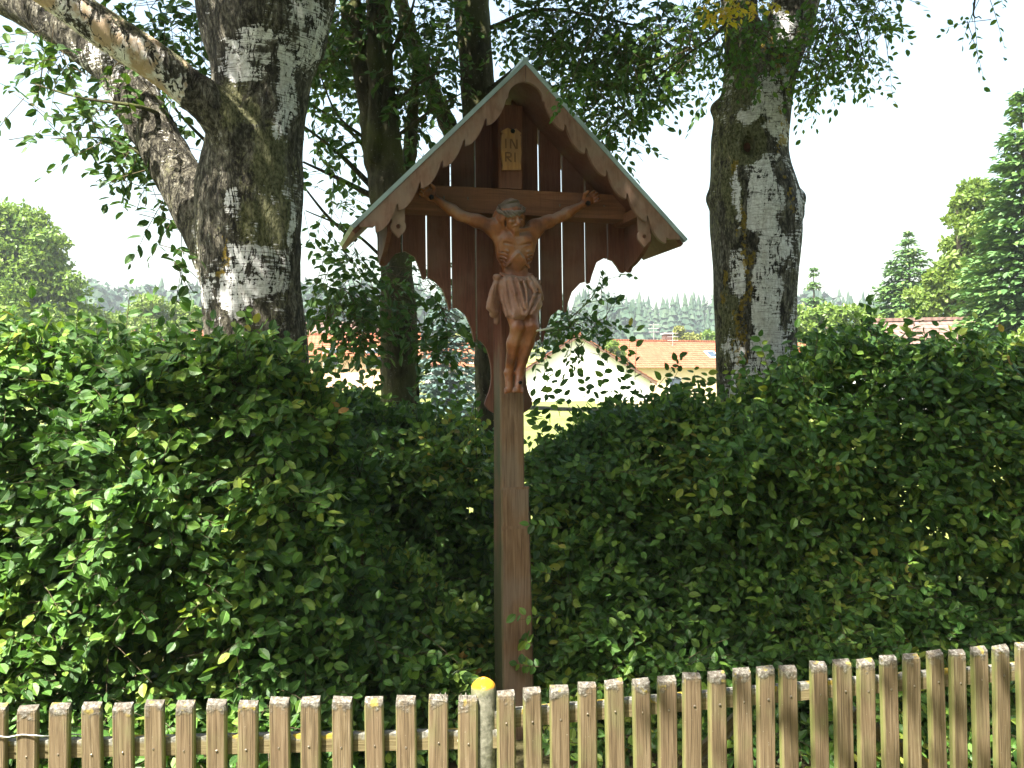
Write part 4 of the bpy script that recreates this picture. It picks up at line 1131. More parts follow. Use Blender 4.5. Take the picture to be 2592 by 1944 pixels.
# ------------------------------------------------------------------ wayside shrine
SH = (0.004, 4.8, 0.0)
SROT = rad(16)
shrine = empty('wayside_shrine', SH, SROT)
tag(shrine, 'tall wooden wayside shrine with gabled roof and scalloped boards behind a cross', 'shrine')
PU = -0.018                                       # post axis
def bevel_post(name, segs, mat, parent, ch=.008):
    """segs: list of (z, u centre, half width, half depth)"""
    mb = MB(); rings = []
    for z, u, hw, hd in segs:
        rings.append([(u - hw + ch, -hd, z), (u + hw - ch, -hd, z), (u + hw, -hd + ch, z), (u + hw, hd - ch, z), (u + hw - ch, hd, z), (u - hw + ch, hd, z), (u - hw, hd - ch, z), (u - hw, -hd + ch, z)])
    v = [p for r in rings for p in r]; f = []
    for i in range(len(rings) - 1):
        for j in range(8): f.append([i * 8 + j, i * 8 + (j + 1) % 8, i * 8 + 8 + (j + 1) % 8, i * 8 + 8 + j])
    f += [list(range(8))[::-1], [(len(rings) - 1) * 8 + j for j in range(8)]]
    return mb.add(v, f).build(name, mat, parent)
bevel_post('post', [(1.20, -.026, .0625, .066), (2.20, -.020, .0625, .066), (2.603, -.018, .0625, .064)], M['post'], shrine)
bevel_post('post_foot', [(-.15, -.010, .082, .080), (.6, -.014, .079, .080), (1.10, -.016, .073, .078), (1.232, -.016, .072, .078)], M['post'], shrine)
bevel_post('gable_post', [(2.738, -.015, .064, .066), (3.16, -.013, .065, .066)], M['panel'], shrine)
MB().box((-.012, 0, 1.238), (.138, .150, .012)).build('foot_collar', M['post'], shrine)
MB().box((-.0155, -.0786, 1.045), (.147, .003, .016)).build('foot_band', M['post'], shrine)
cb = MB(); zb0, zb1 = 2.607, 2.733
cb.prism([(-.60, zb0 + .006), (-.594, zb0), (.594, zb0), (.60, zb0 + .006), (.60, zb1 - .006), (.594, zb1), (-.594, zb1), (-.60, zb1 - .006)], -.070, .052)
cb.build('crossbar', M['beam'], shrine)
APX = 3.318                                       # top of the roof
RO = lambda u: APX - .045 - abs(u)                # underside of the roof at the boards
# lower outline of the back boards (traced from the middle arch outwards, same both sides)
OUT = np.array([(.185, 1.977), (.196, 2.043), (.227, 2.113), (.272, 2.148), (.303, 2.142), (.312, 2.132), (.322, 2.182), (.345, 2.240), (.392, 2.288), (.426, 2.297), (.437, 2.286), (.446, 2.290), (.458, 2.331), (.485, 2.400), (.532, 2.426), (.580, 2.413), (.604, 2.385), (.622, 2.356), (.640, 2.348), (.658, 2.362), (.668, 2.40)])
def outl(u): return np.interp(np.abs(u), OUT[:, 0], OUT[:, 1])
edges = [.075, .171, .297, .424, .549, .668]
bo = random.Random(4)
for sgn in (-1, 1):
    for k in range(1, 5):
        g = bo.uniform(.004, .0065)
        u0, u1 = edges[k] + g, edges[k + 1] - (g if k < 4 else 0)
        us = np.linspace(u0, u1, 28)
        lo = outl(us); hi = np.array([RO(u) for u in us])
        if sgn < 0: us, lo, hi = -us[::-1], lo[::-1], hi[::-1]
        wob = bo.uniform(-.003, .003)
        MB().strip(us, lo, hi, .060 + wob, .082 + wob).build('back_board', M['board'], shrine)
    # board beside the post with its ogee foot
    sl = [(.030, 1.60), (.086, 1.612), (.112, 1.630), (.133, 1.657), (.122, 1.690), (.108, 1.720), (.098, 1.760), (.094, 1.800), (.096, 1.850), (.103, 1.890), (.117, 1.942), (.145, 1.978), (.166, 1.990)]
    if sgn > 0: sl = [(a * .93, b) for a, b in sl[:-1]] + [(.166, 1.985)]
    poly = sl + [(.166, RO(.166)), (.030, RO(.030))]
    us = [p for p in poly]
    if sgn < 0: poly = [(-a, b) for a, b in poly][::-1]
    # split in lower and upper strips so every face stays convex enough
    vs = np.array(sl)
    zz = np.linspace(1.60, 1.99, 40)
    uu = np.interp(zz, vs[:, 1], vs[:, 0])
    v = []; f = []
    allz = list(zz) + [RO(.166), RO(.030)]; allu = list(uu) + [.166, .0301]
    for i in range(len(allz)):
        for yy in (.060, .081):
            v += [(sgn * .030, yy, allz[i]), (sgn * allu[i], yy, allz[i])]
    for i in range(len(allz) - 1):
        a, b = 4 * i, 4 * i + 4
        q = [[a, a + 1, b + 1, b], [a + 3, a + 2, b + 2, b + 3], [a + 1, a + 3, b + 3, b + 1], [a + 2, a, b, b + 2]]
        f += q if sgn > 0 else [x[::-1] for x in q]
    e = 4 * (len(allz) - 1)
    q = [[0, 2, 3, 1], [e, e + 1, e + 3, e + 2]]
    f += q if sgn > 0 else [x[::-1] for x in q]
    MB().add(v, f).build('back_board', M['board'], shrine)
    # side wing running forward from the boards
    wy = np.linspace(-.235, .058, 22)
    t = (wy + .235) / .293
    lo = 2.365 + .10 * (1 - t) ** 2 + np.where(t > .8, -.02 * np.sin((t - .8) / .2 * math.pi), 0)
    ztop = RO(.655)
    u0 = sgn * .655
    mbs = MB().strip(wy, lo, np.full(22, ztop), -.011, .011)
    mbs.v = [(u0 - b, a, c) for a, b, c in mbs.v]
    mbs.build('side_wing', M['board'], shrine)
# purlins under the roof
for sgn in (-1, 1):
    MB().box((sgn * .615, -.09, 2.612), (.055, .30, .05)).build('purlin', M['beam'], shrine)
# roof: plank layer with a folded metal sheet on top
for sgn in (-1, 1):
    def slab(t0, t1, du0, du1, y0, y1):
        # a slab parallel to the roof slope between perpendicular offsets t0 > t1 (measured down from the roof plane)
        k = math.sqrt(2)
        poly = [(du0, APX - du0 - t0 * k), (du1, APX - du1 - t0 * k), (du1 - (t1 - t0) / k * 1.0, APX - du1 - t0 * k - (t1 - t0) / k), (du0, APX - du0 - t1 * k)]
        return [(sgn * a, b) for a, b in (poly if sgn < 0 else poly[::-1])]
    MB().prism(slab(.020, .040, .0, .832, -.25, .20)[::-1], -.262, .205).build('roof_planking', M['board'], shrine)
    MB().prism(slab(.0, .0195, .0, .842, -.3, .22)[::-1], -.292, .222).build('roof_sheet', M['sheet'], shrine)
    # scalloped barge board
    us = np.linspace(.001, .80, 330)
    s = (us - .088) / .1065
    ph = s - np.floor(s)
    lob = .062 + .052 * np.sin(np.clip((ph - .10) / .9, 0, 1) ** .8 * math.pi * .80) ** .9 - .03 * np.clip((.10 - ph) / .10, 0, 1) * 0
    arch = APX - .112 - .090 + np.sqrt(np.clip(.090 ** 2 - us ** 2, 0, None))
    lo = np.where(us < .088, arch, APX - us - .045 - lob)
    lo = np.where(us > .728, np.maximum(lo, 2.474), lo)
    hi = APX - us - .0285
    lo = np.minimum(lo, hi - .004)
    uu = sgn * us
    if sgn < 0: uu, lo, hi = uu[::-1], lo[::-1], hi[::-1]
    MB().strip(uu, lo, hi, -.286, -.264).build('barge_board', M['trim'], shrine)
    # pendant with a round hole
    pc = np.array([sgn * .618, 2.487])
    ro = []
    N_ = 48
    for i in range(N_):
        a = 2 * math.pi * i / N_ - math.pi / 2
        dx, dz = math.cos(a), math.sin(a)
        if dz < -.72: r = .036 / max(.001, (abs(dx) * .75 + .66 * -dz)) * 1.0; r = min(r, .054)
        else: r = .036
        if dz > .70:
            r = min(.125 / dz, .031 / max(abs(dx), 1e-3))
        ro.append((pc[0] + dx * r, pc[1] + dz * r))
    ri = [(pc[0] + .0105 * math.cos(2 * math.pi * i / N_ - math.pi / 2), pc[1] + .0105 * math.sin(2 * math.pi * i / N_ - math.pi / 2)) for i in range(N_)]
    v = [(x, y, z) for y in (-.262, -.246) for x, z in ro] + [(x, y, z) for y in (-.262, -.246) for x, z in ri]
    f = []
    for i in range(N_):
        j = (i + 1) % N_
        f += [[i, j, 2 * N_ + j, 2 * N_ + i], [N_ + j, N_ + i, 3 * N_ + i, 3 * N_ + j], [j, i, N_ + i, N_ + j], [2 * N_ + i, 2 * N_ + j, 3 * N_ + j, 3 * N_ + i]]
    MB().add(v, f).build('pendant', M['trim'], shrine)
MB().box((0, -.035, APX - .004), (.030, .520, .016)).build('ridge_cap', M['sheet'], shrine)
# plaque with carved letters
pl = MB()
pz = [(-.064, 2.826), (.034, 2.833), (.031, 2.87), (.036, 2.92), (.033, 2.96), (.036, 3.00), (.030, 3.006), (.037, 3.016), (.010, 3.038), (-.012, 3.030), (-.034, 3.040), (-.067, 3.020), (-.060, 3.008), (-.066, 3.00), (-.070, 2.94), (-.067, 2.89), (-.061, 2.85)]
pl.prism(pz, -.082, -.0665)
plq = pl.build('plaque', M['plaque'], shrine)
def stroke(mb, x0, z0, x1, z1, wd=.0075):
    d = np.array([x1 - x0, z1 - z0]); L = np.hypot(*d); d /= L; nrm = np.array([-d[1], d[0]]) * wd / 2
    p = [np.array([x0, z0]) - nrm, np.array([x1, z1]) - nrm, np.array([x1, z1]) + nrm, np.array([x0, z0]) + nrm]
    mb.prism([tuple(q) for q in p], -.0838, -.0815)
def letters(rows):
    for ch, x, z, h in rows:
        mb = MB(); ww = h * .6
        if ch == 'I': stroke(mb, x, z, x, z + h)
        if ch == 'N': stroke(mb, x, z, x, z + h); stroke(mb, x + .004, z + h, x + ww, z); stroke(mb, x + ww + .004, z, x + ww + .004, z + h)
        if ch == 'R': stroke(mb, x, z, x, z + h); stroke(mb, x + .003, z + h - .003, x + ww - .004, z + h - .003); stroke(mb, x + ww - .002, z + h - .005, x + ww - .002, z + h * .55); stroke(mb, x + .003, z + h * .5, x + ww - .004, z + h * .5); stroke(mb, x + .006, z + h * .47, x + ww, z)
        mb.build('letter', M['carve'], plq)
letters([('I', -.045, 2.935, .048), ('N', -.020, 2.935, .048), ('R', -.046, 2.868, .048), ('I', .002, 2.868, .048)])
nl = MB(); nl.tube([(-.011, -.066, 3.022), (-.011, -.100, 3.020)], [.007, .007], 8); nl.tube([(-.011, -.096, 3.020), (-.011, -.104, 3.020)], [.013, .009], 6)
nl.build('nail', M['iron'], plq)
# thin cord hanging from the boards
MB().tube([(-.182, .055, 1.985), (-.1825, .05, 1.7), (-.183, .05, 1.36)], [.0016] * 3, 5).build('cord', M['iron'], shrine)
for sgn in (-1, 1):
    for uu in (.24, .36, .48):
        MB().tube([(sgn * uu, -.0700, 2.67 + bo.uniform(-.02, .02)), (sgn * uu, -.0725, 2.67)], [.004, .004], 6).build('screw', M['steel'], shrine)

# ------------------------------------------------------------------ carved figure
fig = empty('carved_figure', SH, SROT)
tag(fig, 'carved brown wooden figure with arms outstretched, hung on the shrine cross', 'statue')
F = Field((-.51, -.285, 1.675), (.46, -.050, 2.76), .0036)
def A(u, v, w_): return np.array([u, w_, v])
# torso
F.ell(A(-.018, 2.435, -.128), (.084, .058, .088), .02)
F.ell(A(-.020, 2.350, -.128), (.068, .046, .075), .03)
F.ell(A(-.010, 2.262, -.124), (.083, .054, .060), .03)
for s_ in (-1, 1):
    F.ell(A(-.016 + s_ * .040, 2.462, -.166), (.043, .022, .032), .012)            # chest
    F.cone(A(-.018 + s_ * .060, 2.505, -.128), A(-.018 + s_ * .105, 2.530, -.125), .036, .036, .03)
    F.ell(A(-.018 + s_ * .068, 2.415, -.125), (.028, .045, .06), .02)             # flank
    for k in range(5):                                                          # ribs
        z = 2.412 - k * .0185
        F.cone(A(-.018 + s_ * (.084 - k * .005), z + .004, -.142), A(-.018 + s_ * (.050 + k * .003), z - .010, -.179 + k * .003), .0065, .0045, .007)
        F.cone(A(-.018 + s_ * (.086 - k * .005), z - .006, -.148), A(-.018 + s_ * (.052 + k * .003), z - .020, -.187 + k * .003), .0048, .0040, .004, 'carve')
    F.cone(A(-.018 + s_ * .004, 2.392, -.186), A(-.018 + s_ * .056, 2.330, -.172), .007, .005, .014)   # rib arch
    F.cone(A(-.018 + s_ * .002, 2.374, -.192), A(-.018 + s_ * .046, 2.318, -.182), .0060, .0055, .006, 'carve')
    F.cone(A(-.018 + s_ * .078, 2.295, -.145), A(-.014 + s_ * .045, 2.262, -.178), .010, .006, .012)   # hip crest
F.cone(A(-.018, 2.50, -.192), A(-.018, 2.405, -.196), .0060, .0050, .008, 'carve')
F.cone(A(-.082, 2.444, -.176), A(-.022, 2.429, -.194), .0065, .0055, .006, 'carve')
F.cone(A(.046, 2.446, -.176), A(-.014, 2.429, -.194), .0065, .0055, .006, 'carve')
for s_ in (-1, 1): F.cone(A(-.018 + s_ * .012, 2.512, -.168), A(-.018 + s_ * .090, 2.530, -.160), .0065, .006, .008)
F.ell(A(-.016, 2.352, -.172), (.036, .014, .038), .012)                            # belly
F.cone(A(-.016, 2.385, -.190), A(-.015, 2.32, -.190), .0025, .0025, .005, 'carve')
F.ell(A(-.014, 2.318, -.184), (.004, .006, .005), .004, 'carve')
# arms
def arm(sh, el, wr, hd):
    F.cone(sh, sh * .45 + el * .55, .035, .031, .02); F.cone(sh * .45 + el * .55, el, .031, .0255, .015)
    F.ell(sh + np.array([0, -.006, .004]), (.036, .034, .034), .02)
    F.ell(sh * .5 + el * .5 + np.array([0, -.010, .006]), (.040, .024, .026), .012)
    m = el * .68 + wr * .32
    F.cone(el, m, .026, .0285, .015); F.cone(m, wr, .0285, .0165, .012)
    ax = unit(hd - wr); fw = np.array([0, -1., 0]); up = np.cross(ax, fw) * np.sign(np.cross(ax, fw)[2])
    for q in (-.5, .2, .7):                                                       # sinews
        F.cone(m + up * .012 * q + fw * .024, wr + up * .008 * q + fw * .013, .005, .004, .006)
    R_ = np.array([ax, fw, up])
    pc_ = wr + ax * .034
    F.ell(pc_, (.036, .0150, .029), .010, R=R_)
    for k in range(4):                                                            # curled fingers
        o_ = (-.0225 + k * .0150)
        L_ = (.027, .031, .030, .024)[k]
        b0 = pc_ + ax * .026 + up * o_
        b1 = b0 + (ax * .80 + fw * .45 + up * (k - 1.5) * .06) * L_
        b2 = b1 + (ax * .05 + fw * .95) * L_ * .75
        b3 = b2 + (-ax * .80 + fw * .35) * L_ * .65
        F.chain([b0, b1, b2, b3], [.0082, .0075, .0068, .0060], .0022)
    t0 = pc_ - ax * .012 + up * .022
    t1 = t0 + (ax * .55 + up * .65 + fw * .5) * .027
    t2 = t1 + (ax * .80 + up * .05 + fw * .5) * .024
    F.chain([t0, t1, t2], [.0100, .0085, .0068], .004)
    return pc_, ax, fw, up
hA = arm(A(-.118, 2.528, -.125), A(-.292, 2.580, -.118), A(-.408, 2.660, -.098), A(-.452, 2.688, -.098))
hB = arm(A(.086, 2.536, -.125), A(.222, 2.594, -.118), A(.352, 2.668, -.098), A(.398, 2.698, -.098))
# armpit webs
F.cone(A(-.085, 2.44, -.13), A(-.150, 2.522, -.122), .022, .020, .03)
F.cone(A(.060, 2.44, -.13), A(.112, 2.530, -.122), .022, .020, .03)
# legs
def leg(hp, kn_, an, toe, w_out):
    F.cone(hp, hp * .5 + kn_ * .5, .050, .046, .02); F.cone(hp * .5 + kn_ * .5, kn_, .046, .034, .02)
    F.ell(kn_ + np.array([0, -.010, .004]), (.025, .026, .030), .012)
    m = kn_ * .68 + an * .32
    F.cone(kn_, m + np.array([0, .012, 0]), .031, .034, .015); F.cone(m + np.array([0, .012, 0]), an, .034, .019, .015)
    F.cone(kn_ + np.array([0, -.016, -.03]), an + np.array([0, -.010, .01]), .010, .008, .008)      # shin
    F.ell(an + np.array([.016, 0, 0]), (.008, .012, .010), .006); F.ell(an - np.array([.016, 0, 0]), (.008, .012, .010), .006)
    F.cone(an, toe, .022, .0185, .012); F.cone(an + np.array([0, .014, -.01]), an + np.array([0, .022, -.03]), .016, .014, .01)
    d = unit(toe - an)
    for k in range(5):
        o_ = (-.020 + .010 * k) * w_out
        l = (.016, .015, .014, .013, .019)[k]
        b = toe + np.array([o_, -.006, .004])
        F.cone(b, b + d * l + np.array([0, -.003, 0]), .0066, .0055 if k < 4 else .0075, .003)
leg(A(-.054, 2.235, -.125), A(-.028, 2.028, -.190), A(-.054, 1.812, -.118), A(-.056, 1.728, -.128), -1)
leg(A(.040, 2.235, -.125), A(.044, 2.030, -.190), A(-.002, 1.812, -.138), A(-.020, 1.728, -.160), 1)
# neck, head (bowed forward and to one side)
F.cone(A(-.020, 2.500, -.128), A(-.036, 2.555, -.155), .034, .030, .025)
ht = unit(np.array([-.14, -.40, .90])); hf = np.array([.16, -.92, -.36]); hf = unit(hf - ht * (hf @ ht)); hr = np.cross(hf, ht)
hc = A(-.044, 2.575, -.178)
def H(r, f_, t): return hc + hr * r + hf * f_ + ht * t
if hr[0] < 0: hr = -hr
HR = np.array([hr, hf, ht])
F.ell(H(0, -.008, .018), (.047, .056, .050), .01, R=HR)
F.ell(H(0, .016, -.020), (.037, .040, .048), .010, R=HR)
F.ell(H(0, .034, -.060), (.020, .021, .020), .010, R=HR)                            # chin / beard
for q in (-1, 0, 1): F.cone(H(q * .010, .046, -.056), H(q * .011, .042, -.086), .0090, .005, .003)
F.cone(H(0, .055, .012), H(0, .074, -.019), .0065, .0105, .003)                     # nose
for q in (-1, 1):
    F.ell(H(q * .018, .060, .000), (.0135, .017, .0095), .003, 'carve', R=HR)         # eye socket
    F.ell(H(q * .017, .0455, .002), (.0085, .006, .0052), .002, R=HR)                # lid
    F.cone(H(q * .006, .057, .015), H(q * .031, .045, .013), .0068, .0055, .003)     # brow
    F.ell(H(q * .025, .044, -.015), (.012, .013, .010), .006, R=HR)                  # cheek bone
    F.cone(H(q * .003, .060, -.030), H(q * .019, .048, -.037), .0050, .0035, .003)    # moustache
    F.ell(H(q * .047, -.004, -.004), (.006, .010, .014), .004, R=HR)                 # ear
F.cone(H(-.011, .060, -.039), H(.011, .060, -.039), .0040, .0040, .003, 'carve')
F.cone(H(-.008, .051, -.045), H(.008, .051, -.045), .0045, .0045, .003)
# hair: cap and strands down to the shoulders
F.ell(H(0, -.014, .026), (.053, .058, .050), .006, R=HR)
hg = random.Random(3)
for q in (-1, 1):
    for k in range(6):
        a0 = H(q * (.038 + .004 * k), .012 - .013 * k, .022)
        a1 = H(q * (.051 + .003 * k), .004 - .012 * k, -.012)
        a2 = H(q * (.049 + .004 * k), .000 - .009 * k, -.046)
        a3 = H(q * (.053 + .003 * k) - .004, -.004 - .011 * k, -.090 - hg.uniform(0, .022))
        a1 = a1 + hr * q * .004 * (1 + k % 2); a2 = a2 + hr * q * .006 * (k % 2); F.chain([a0, a1, a2, a3], [.0085, .0110, .0105, .006], .002)
v, f = F.mesh()
nv = vnormals(v, f)
fac = (vnoise(v * 48, 5) - .5) * .0020 + (vnoise(v * np.array([95, 95, 60]), 6) - .5) * .0016
v = v + nv * fac[:, None]
obj('body', mesh_np('body', v, f, M['figure'], True), fig)
# loincloth
G = Field((-.185, -.275, 2.035), (.135, -.055, 2.315), .0030)
G.ell(A(-.010, 2.245, -.126), (.098, .072, .052), .01)
G.chain([A(-.052, 2.22, -.132), A(-.030, 2.10, -.182)], [.060, .049], .02)
G.chain([A(.042, 2.22, -.132), A(.050, 2.150, -.162)], [.060, .054], .02)
G.chain([A(-.05, 2.24, -.150), A(.0, 2.13, -.19)], [.05, .04], .02)
# folds sweeping from both hips to the middle and down
for (a, b, c, r) in [((.098, 2.262, -.150), (.060, 2.205, -.215), (.000, 2.085, -.236), .010), ((.100, 2.238, -.150), (.075, 2.165, -.215), (.030, 2.095, -.232), .010), ((.05, 2.275, -.19), (.075, 2.225, -.205), (.108, 2.175, -.160), .013), ((.03, 2.268, -.196), (.055, 2.205, -.214), (.095, 2.145, -.175), .012),
                     ((-.06, 2.270, -.19), (-.045, 2.190, -.215), (-.010, 2.088, -.236), .010), ((-.085, 2.270, -.17), (-.074, 2.180, -.20), (-.052, 2.075, -.222), .010), ((-.03, 2.268, -.20), (-.018, 2.20, -.224), (.0, 2.12, -.236), .008), ((.0, 2.265, -.2), (.01, 2.2, -.225), (.01, 2.13, -.236), .007), ((-.100, 2.262, -.145), (-.097, 2.18, -.17), (-.082, 2.085, -.195), .010)]:
    q = spline([A(*a), A(*b), A(*c)], 9); G.chain(q, np.linspace(r, r * .85, 9), .006)
for (a, b) in [((.03, 2.250, -.216), (.018, 2.10, -.248)), ((-.04, 2.250, -.216), (-.026, 2.10, -.246)), ((.075, 2.24, -.198), (.045, 2.12, -.240)), ((-.078, 2.25, -.198), (-.064, 2.10, -.226))]:
    G.cone(A(*a), A(*b), .0085, .0095, .005, 'carve')
G.cone(A(-.02, 2.30, -.13), A(0, 2.30, -.13), .09, .09, .006, 'carve') if False else None
# knot and hanging end at the hip
G.ell(A(-.118, 2.278, -.150), (.020, .022, .018), .008)
for (a, b, c, r0, r1) in [((-.120, 2.262, -.150), (-.142, 2.200, -.155), (-.156, 2.130, -.150), .012, .018), ((-.112, 2.262, -.140), (-.128, 2.190, -.140), (-.134, 2.100, -.135), .012, .020), ((-.106, 2.255, -.135), (-.114, 2.160, -.130), (-.112, 2.062, -.118), .012, .014), ((-.15, 2.15, -.15), (-.145, 2.12, -.15), (-.125, 2.11, -.145), .016, .014)]:
    q = spline([A(*a), A(*b), A(*c)], 8); G.chain(q, np.linspace(r0, r1, 8), .006)
for (a, b) in [((-.131, 2.235, -.168), (-.146, 2.11, -.176)), ((-.118, 2.235, -.160), (-.122, 2.09, -.160))]:
    G.cone(A(*a), A(*b), .004, .005, .005, 'carve')
v, f = G.mesh()
nv = vnormals(v, f)
v = v + nv * ((vnoise(v * 50, 8) - .5) * .003)[:, None]
obj('loincloth', mesh_np('loincloth', v, f, M['cloth'], True), fig)
# rope belt
mb = MB()
for k in range(2):
    tt = np.linspace(0, 1, 60)
    pts = []
    for t in tt:
        a = math.pi * (1.02 + .96 * t)
        c = A(-.010 + .102 * math.cos(a), 2.276 - .022 * math.sin(math.pi * t) + .004 * t, -.122 + .083 * math.sin(a))
        ph = t * 44 + k * math.pi
        pts.append(c + np.array([0, -.003 * math.cos(ph), .0035 * math.sin(ph)]))
    mb.tube(pts, [.0042] * 60, 6)
mb.build('rope_belt', M['cloth'], fig, True)
# crown of thorns: three twisted strands and spikes
mb = MB(); tr_ = random.Random(8)
for k in range(4):
    pts = []
    for i in range(61):
        a = 2 * math.pi * i / 60
        ph = a * 5 + k * math.pi / 2
        rr_ = 1.06 + .13 * math.cos(ph)
        pts.append(H(.0545 * rr_ * math.cos(a), -.012 + .0600 * rr_ * math.sin(a), .027 + .0085 * math.sin(ph) + .006 * math.sin(2 * a + k)))
    mb.tube(pts, [.0068] * 61, 6)
for k in range(26):
    a = tr_.uniform(0, 2 * math.pi); o_ = tr_.uniform(-.008, .012)
    b = H(.060 * math.cos(a), -.012 + .066 * math.sin(a), .027 + o_)
    d = hr * math.cos(a) * .7 + hf * math.sin(a) * .7 + ht * tr_.uniform(-.6, 1.0)
    mb.tube([b, b + d * .022], [.0034, .0008], 5)
mb.build('crown_of_thorns', M['thorn'], fig, True)
G = Field(hc - .09, hc + .1, .003)
G.ell(H(0, -.016, .040), (.050, .054, .042), .004, R=HR)
for k in range(9):
    x = -.040 + .010 * k
    q = spline([H(x * .4, .02, .080), H(x, -.01, .084 - abs(x) * .5), H(x * 1.15, -.05, .062 - abs(x) * .3)], 6)
    G.chain(q, np.full(6, .0055), .003)
v, f = G.mesh()
obj('hair_top', mesh_np('hair_top', v, f, M['thorn'], True), fig)
for (pc_, ax, fw, up) in (hA, hB):
    b = pc_ - ax * .012 - up * .010
    mb = MB(); mb.tube([b - fw * .02, b + fw * .022], [.006, .006], 6); mb.tube([b + fw * .016, b + fw * .030], [.0150, .011], 5)
    mb.build('nail', M['iron'], fig)
b = A(-.012, 1.762, -.175)
mb = MB(); mb.tube([b + np.array([0, .05, 0]), b, ], [.005, .005], 6); mb.tube([b, b + np.array([0, -.010, 0])], [.011, .008], 5)
mb.build('nail', M['iron'], fig)
MB().tube([A(.052, 2.012, -.215), A(.085, 2.016, -.222), A(.118, 2.022, -.225), A(.150, 2.030, -.222)], [.0050, .0058, .0052, .0040], 6).build('dry_stalk', M['stalk'], fig, True)

# ------------------------------------------------------------------ picket fence
FY = 3.0
def picket_mesh(h, hw, hd, ragged, rnd):
    ch = rnd.uniform(.003, .006)
    cl, cr = rnd.uniform(.002, .008), rnd.uniform(.002, .008)
    prof_ = [(-hw + ch, -hd), (hw - ch, -hd), (hw, -hd + ch), (hw, hd), (-hw, hd), (-hw, -hd + ch)]
    n = len(prof_)
    zc = -.024 - rnd.uniform(0, .006)
    v = [(x, y, -h) for x, y in prof_] + [(x, y, zc - (.004 if abs(x) >= hw - 1e-6 else 0)) for x, y in prof_]
    top = []
    for x, y in prof_:
        t = (y + hd) / (2 * hd)
        z = -.014 * (1 - t) ** 1.0 - (cl if x < 0 else cr) * (1 if abs(x) > hw - ch * 1.5 else .4) + rnd.uniform(-.0015, .0015)
        top.append((x * .955, y * (.9 if y < 0 else 1), z))
    v += top
    f = [list(range(n))[::-1]]
    for r in range(2):
        f += [[r * n + i, r * n + (i + 1) % n, (r + 1) * n + (i + 1) % n, (r + 1) * n + i] for i in range(n)]
    if ragged:
        b = len(v)
        m = 5
        xs_ = np.linspace(-hw * .95, hw * .95, m)
        f.append([2 * n + i for i in range(n)])
        for i in range(m - 1):
            z0 = rnd.uniform(-.006, .010)
            q = len(v)
            xa, xb_ = xs_[i], xs_[i + 1]
            v += [(xa, -hd * .8, -.02), (xb_, -hd * .8, -.02), (xb_, hd * .9, -.02), (xa, hd * .9, -.02), ((xa + xb_) / 2, rnd.uniform(-.4, .4) * hd, z0)]
            f += [[q, q + 1, q + 4], [q + 1, q + 2, q + 4], [q + 2, q + 3, q + 4], [q + 3, q, q + 4]]
    else:
        f.append([2 * n + i for i in range(n)])
    return mesh_from('picket', v, f, M['picket'])

pr = random.Random(21)
def fence(name, label, marks, ztop, origin, ang, rail_drop, hw, ragged=()):
    root = empty(name, (origin[0], origin[1], 0), ang)
    tag(root, label, 'fence', None)
    ca, sa = math.cos(ang), math.sin(ang)
    S = []
    for i, x in enumerate(marks):
        d = RMn @ np.array([(x * KD - 1296) / FPX, (972 - 1800) / FPX, -1.0])
        # where the sight line meets the vertical plane of the fence
        nrm = np.array([-sa, ca]); t = (nrm @ np.array(origin)) / (nrm @ d[:2])
        p = d[:2] * t - np.array(origin)
        S.append(p @ np.array([ca, sa]))
    for i, s in enumerate(S):
        zt = ztop(s) + pr.uniform(-.004, .004)
        h = zt - .035
        me = picket_mesh(h, hw * pr.uniform(.95, 1.04), .0115, i in ragged, pr)
        o = obj('picket', me, root)
        o.location = (s, -.0125, zt)
        o.rotation_euler = (pr.uniform(-.012, .012), pr.uniform(-.010, .014), pr.uniform(-.04, .04))
        nz = -rail_drop(s) - .004 + pr.uniform(-.006, .006)
        nb = MB(); nb.tube([(pr.uniform(-.006, .006), -.0118, nz), (0, -.0132, nz)], [.0038, .0030], 7)
        nb.build('nail', M['steel'], o)
    for dz in (0.0, .40):
        s0, s1 = min(S) - .08, max(S) + .10
        a = np.array([s0, ztop(s0) - rail_drop(s0) - dz]); b = np.array([s1, ztop(s1) - rail_drop(s1) - dz])
        L = np.linalg.norm(b - a); th = math.atan2(b[1] - a[1], b[0] - a[0])
        mb = MB(); hh = .0275; n_ = 24
        xs_ = np.linspace(-L / 2, L / 2, n_)
        mb.strip(xs_, np.full(n_, -hh) + np.array([pr.uniform(-.001, .001) for _ in range(n_)]), np.full(n_, hh) + np.array([pr.uniform(-.0025, .002) for _ in range(n_)]), 0, .032)
        o = mb.build('rail', M['rail'], root)
        c = (a + b) / 2
        o.location = (c[0], .002, c[1]); o.rotation_euler = (0, -th, 0)
    return root, S
XC = P(1037, 1480, FY)[0]
LM = [0, 65, 134, 202, 269, 337, 404, 471, 539, 606, 673, 741, 809, 878, 948, 1012]
fl, SL = fence('picket_fence', 'straight sunlit picket fence of worn greyish pickets in front of the tall hedge', [-408, -340, -272, -204, -136, -68] + LM, lambda s: .752 + .010 * s, (XC, FY), 0.0, lambda s: .150 + .004 * s * 0, .0305, ragged=(20, 21))
RMk = [1092, 1148, 1207, 1267, 1325, 1383, 1439, 1493, 1547, 1601, 1652, 1700, 1766, 1817, 1868, 1917, 1967, 2018, 2066, 2113, 2160, 2210, 2258, 2306, 2352, 2398, 2443, 2488, 2532, 2575, 2618, 2660]
frr, SR = fence('picket_fence', 'picket fence bending back and rising from the lichen-capped post, dappled in shade', RMk, lambda s: .756 + .022 * s, (XC + .03, FY + .004), rad(11), lambda s: .098 + .006 * s, .0300)
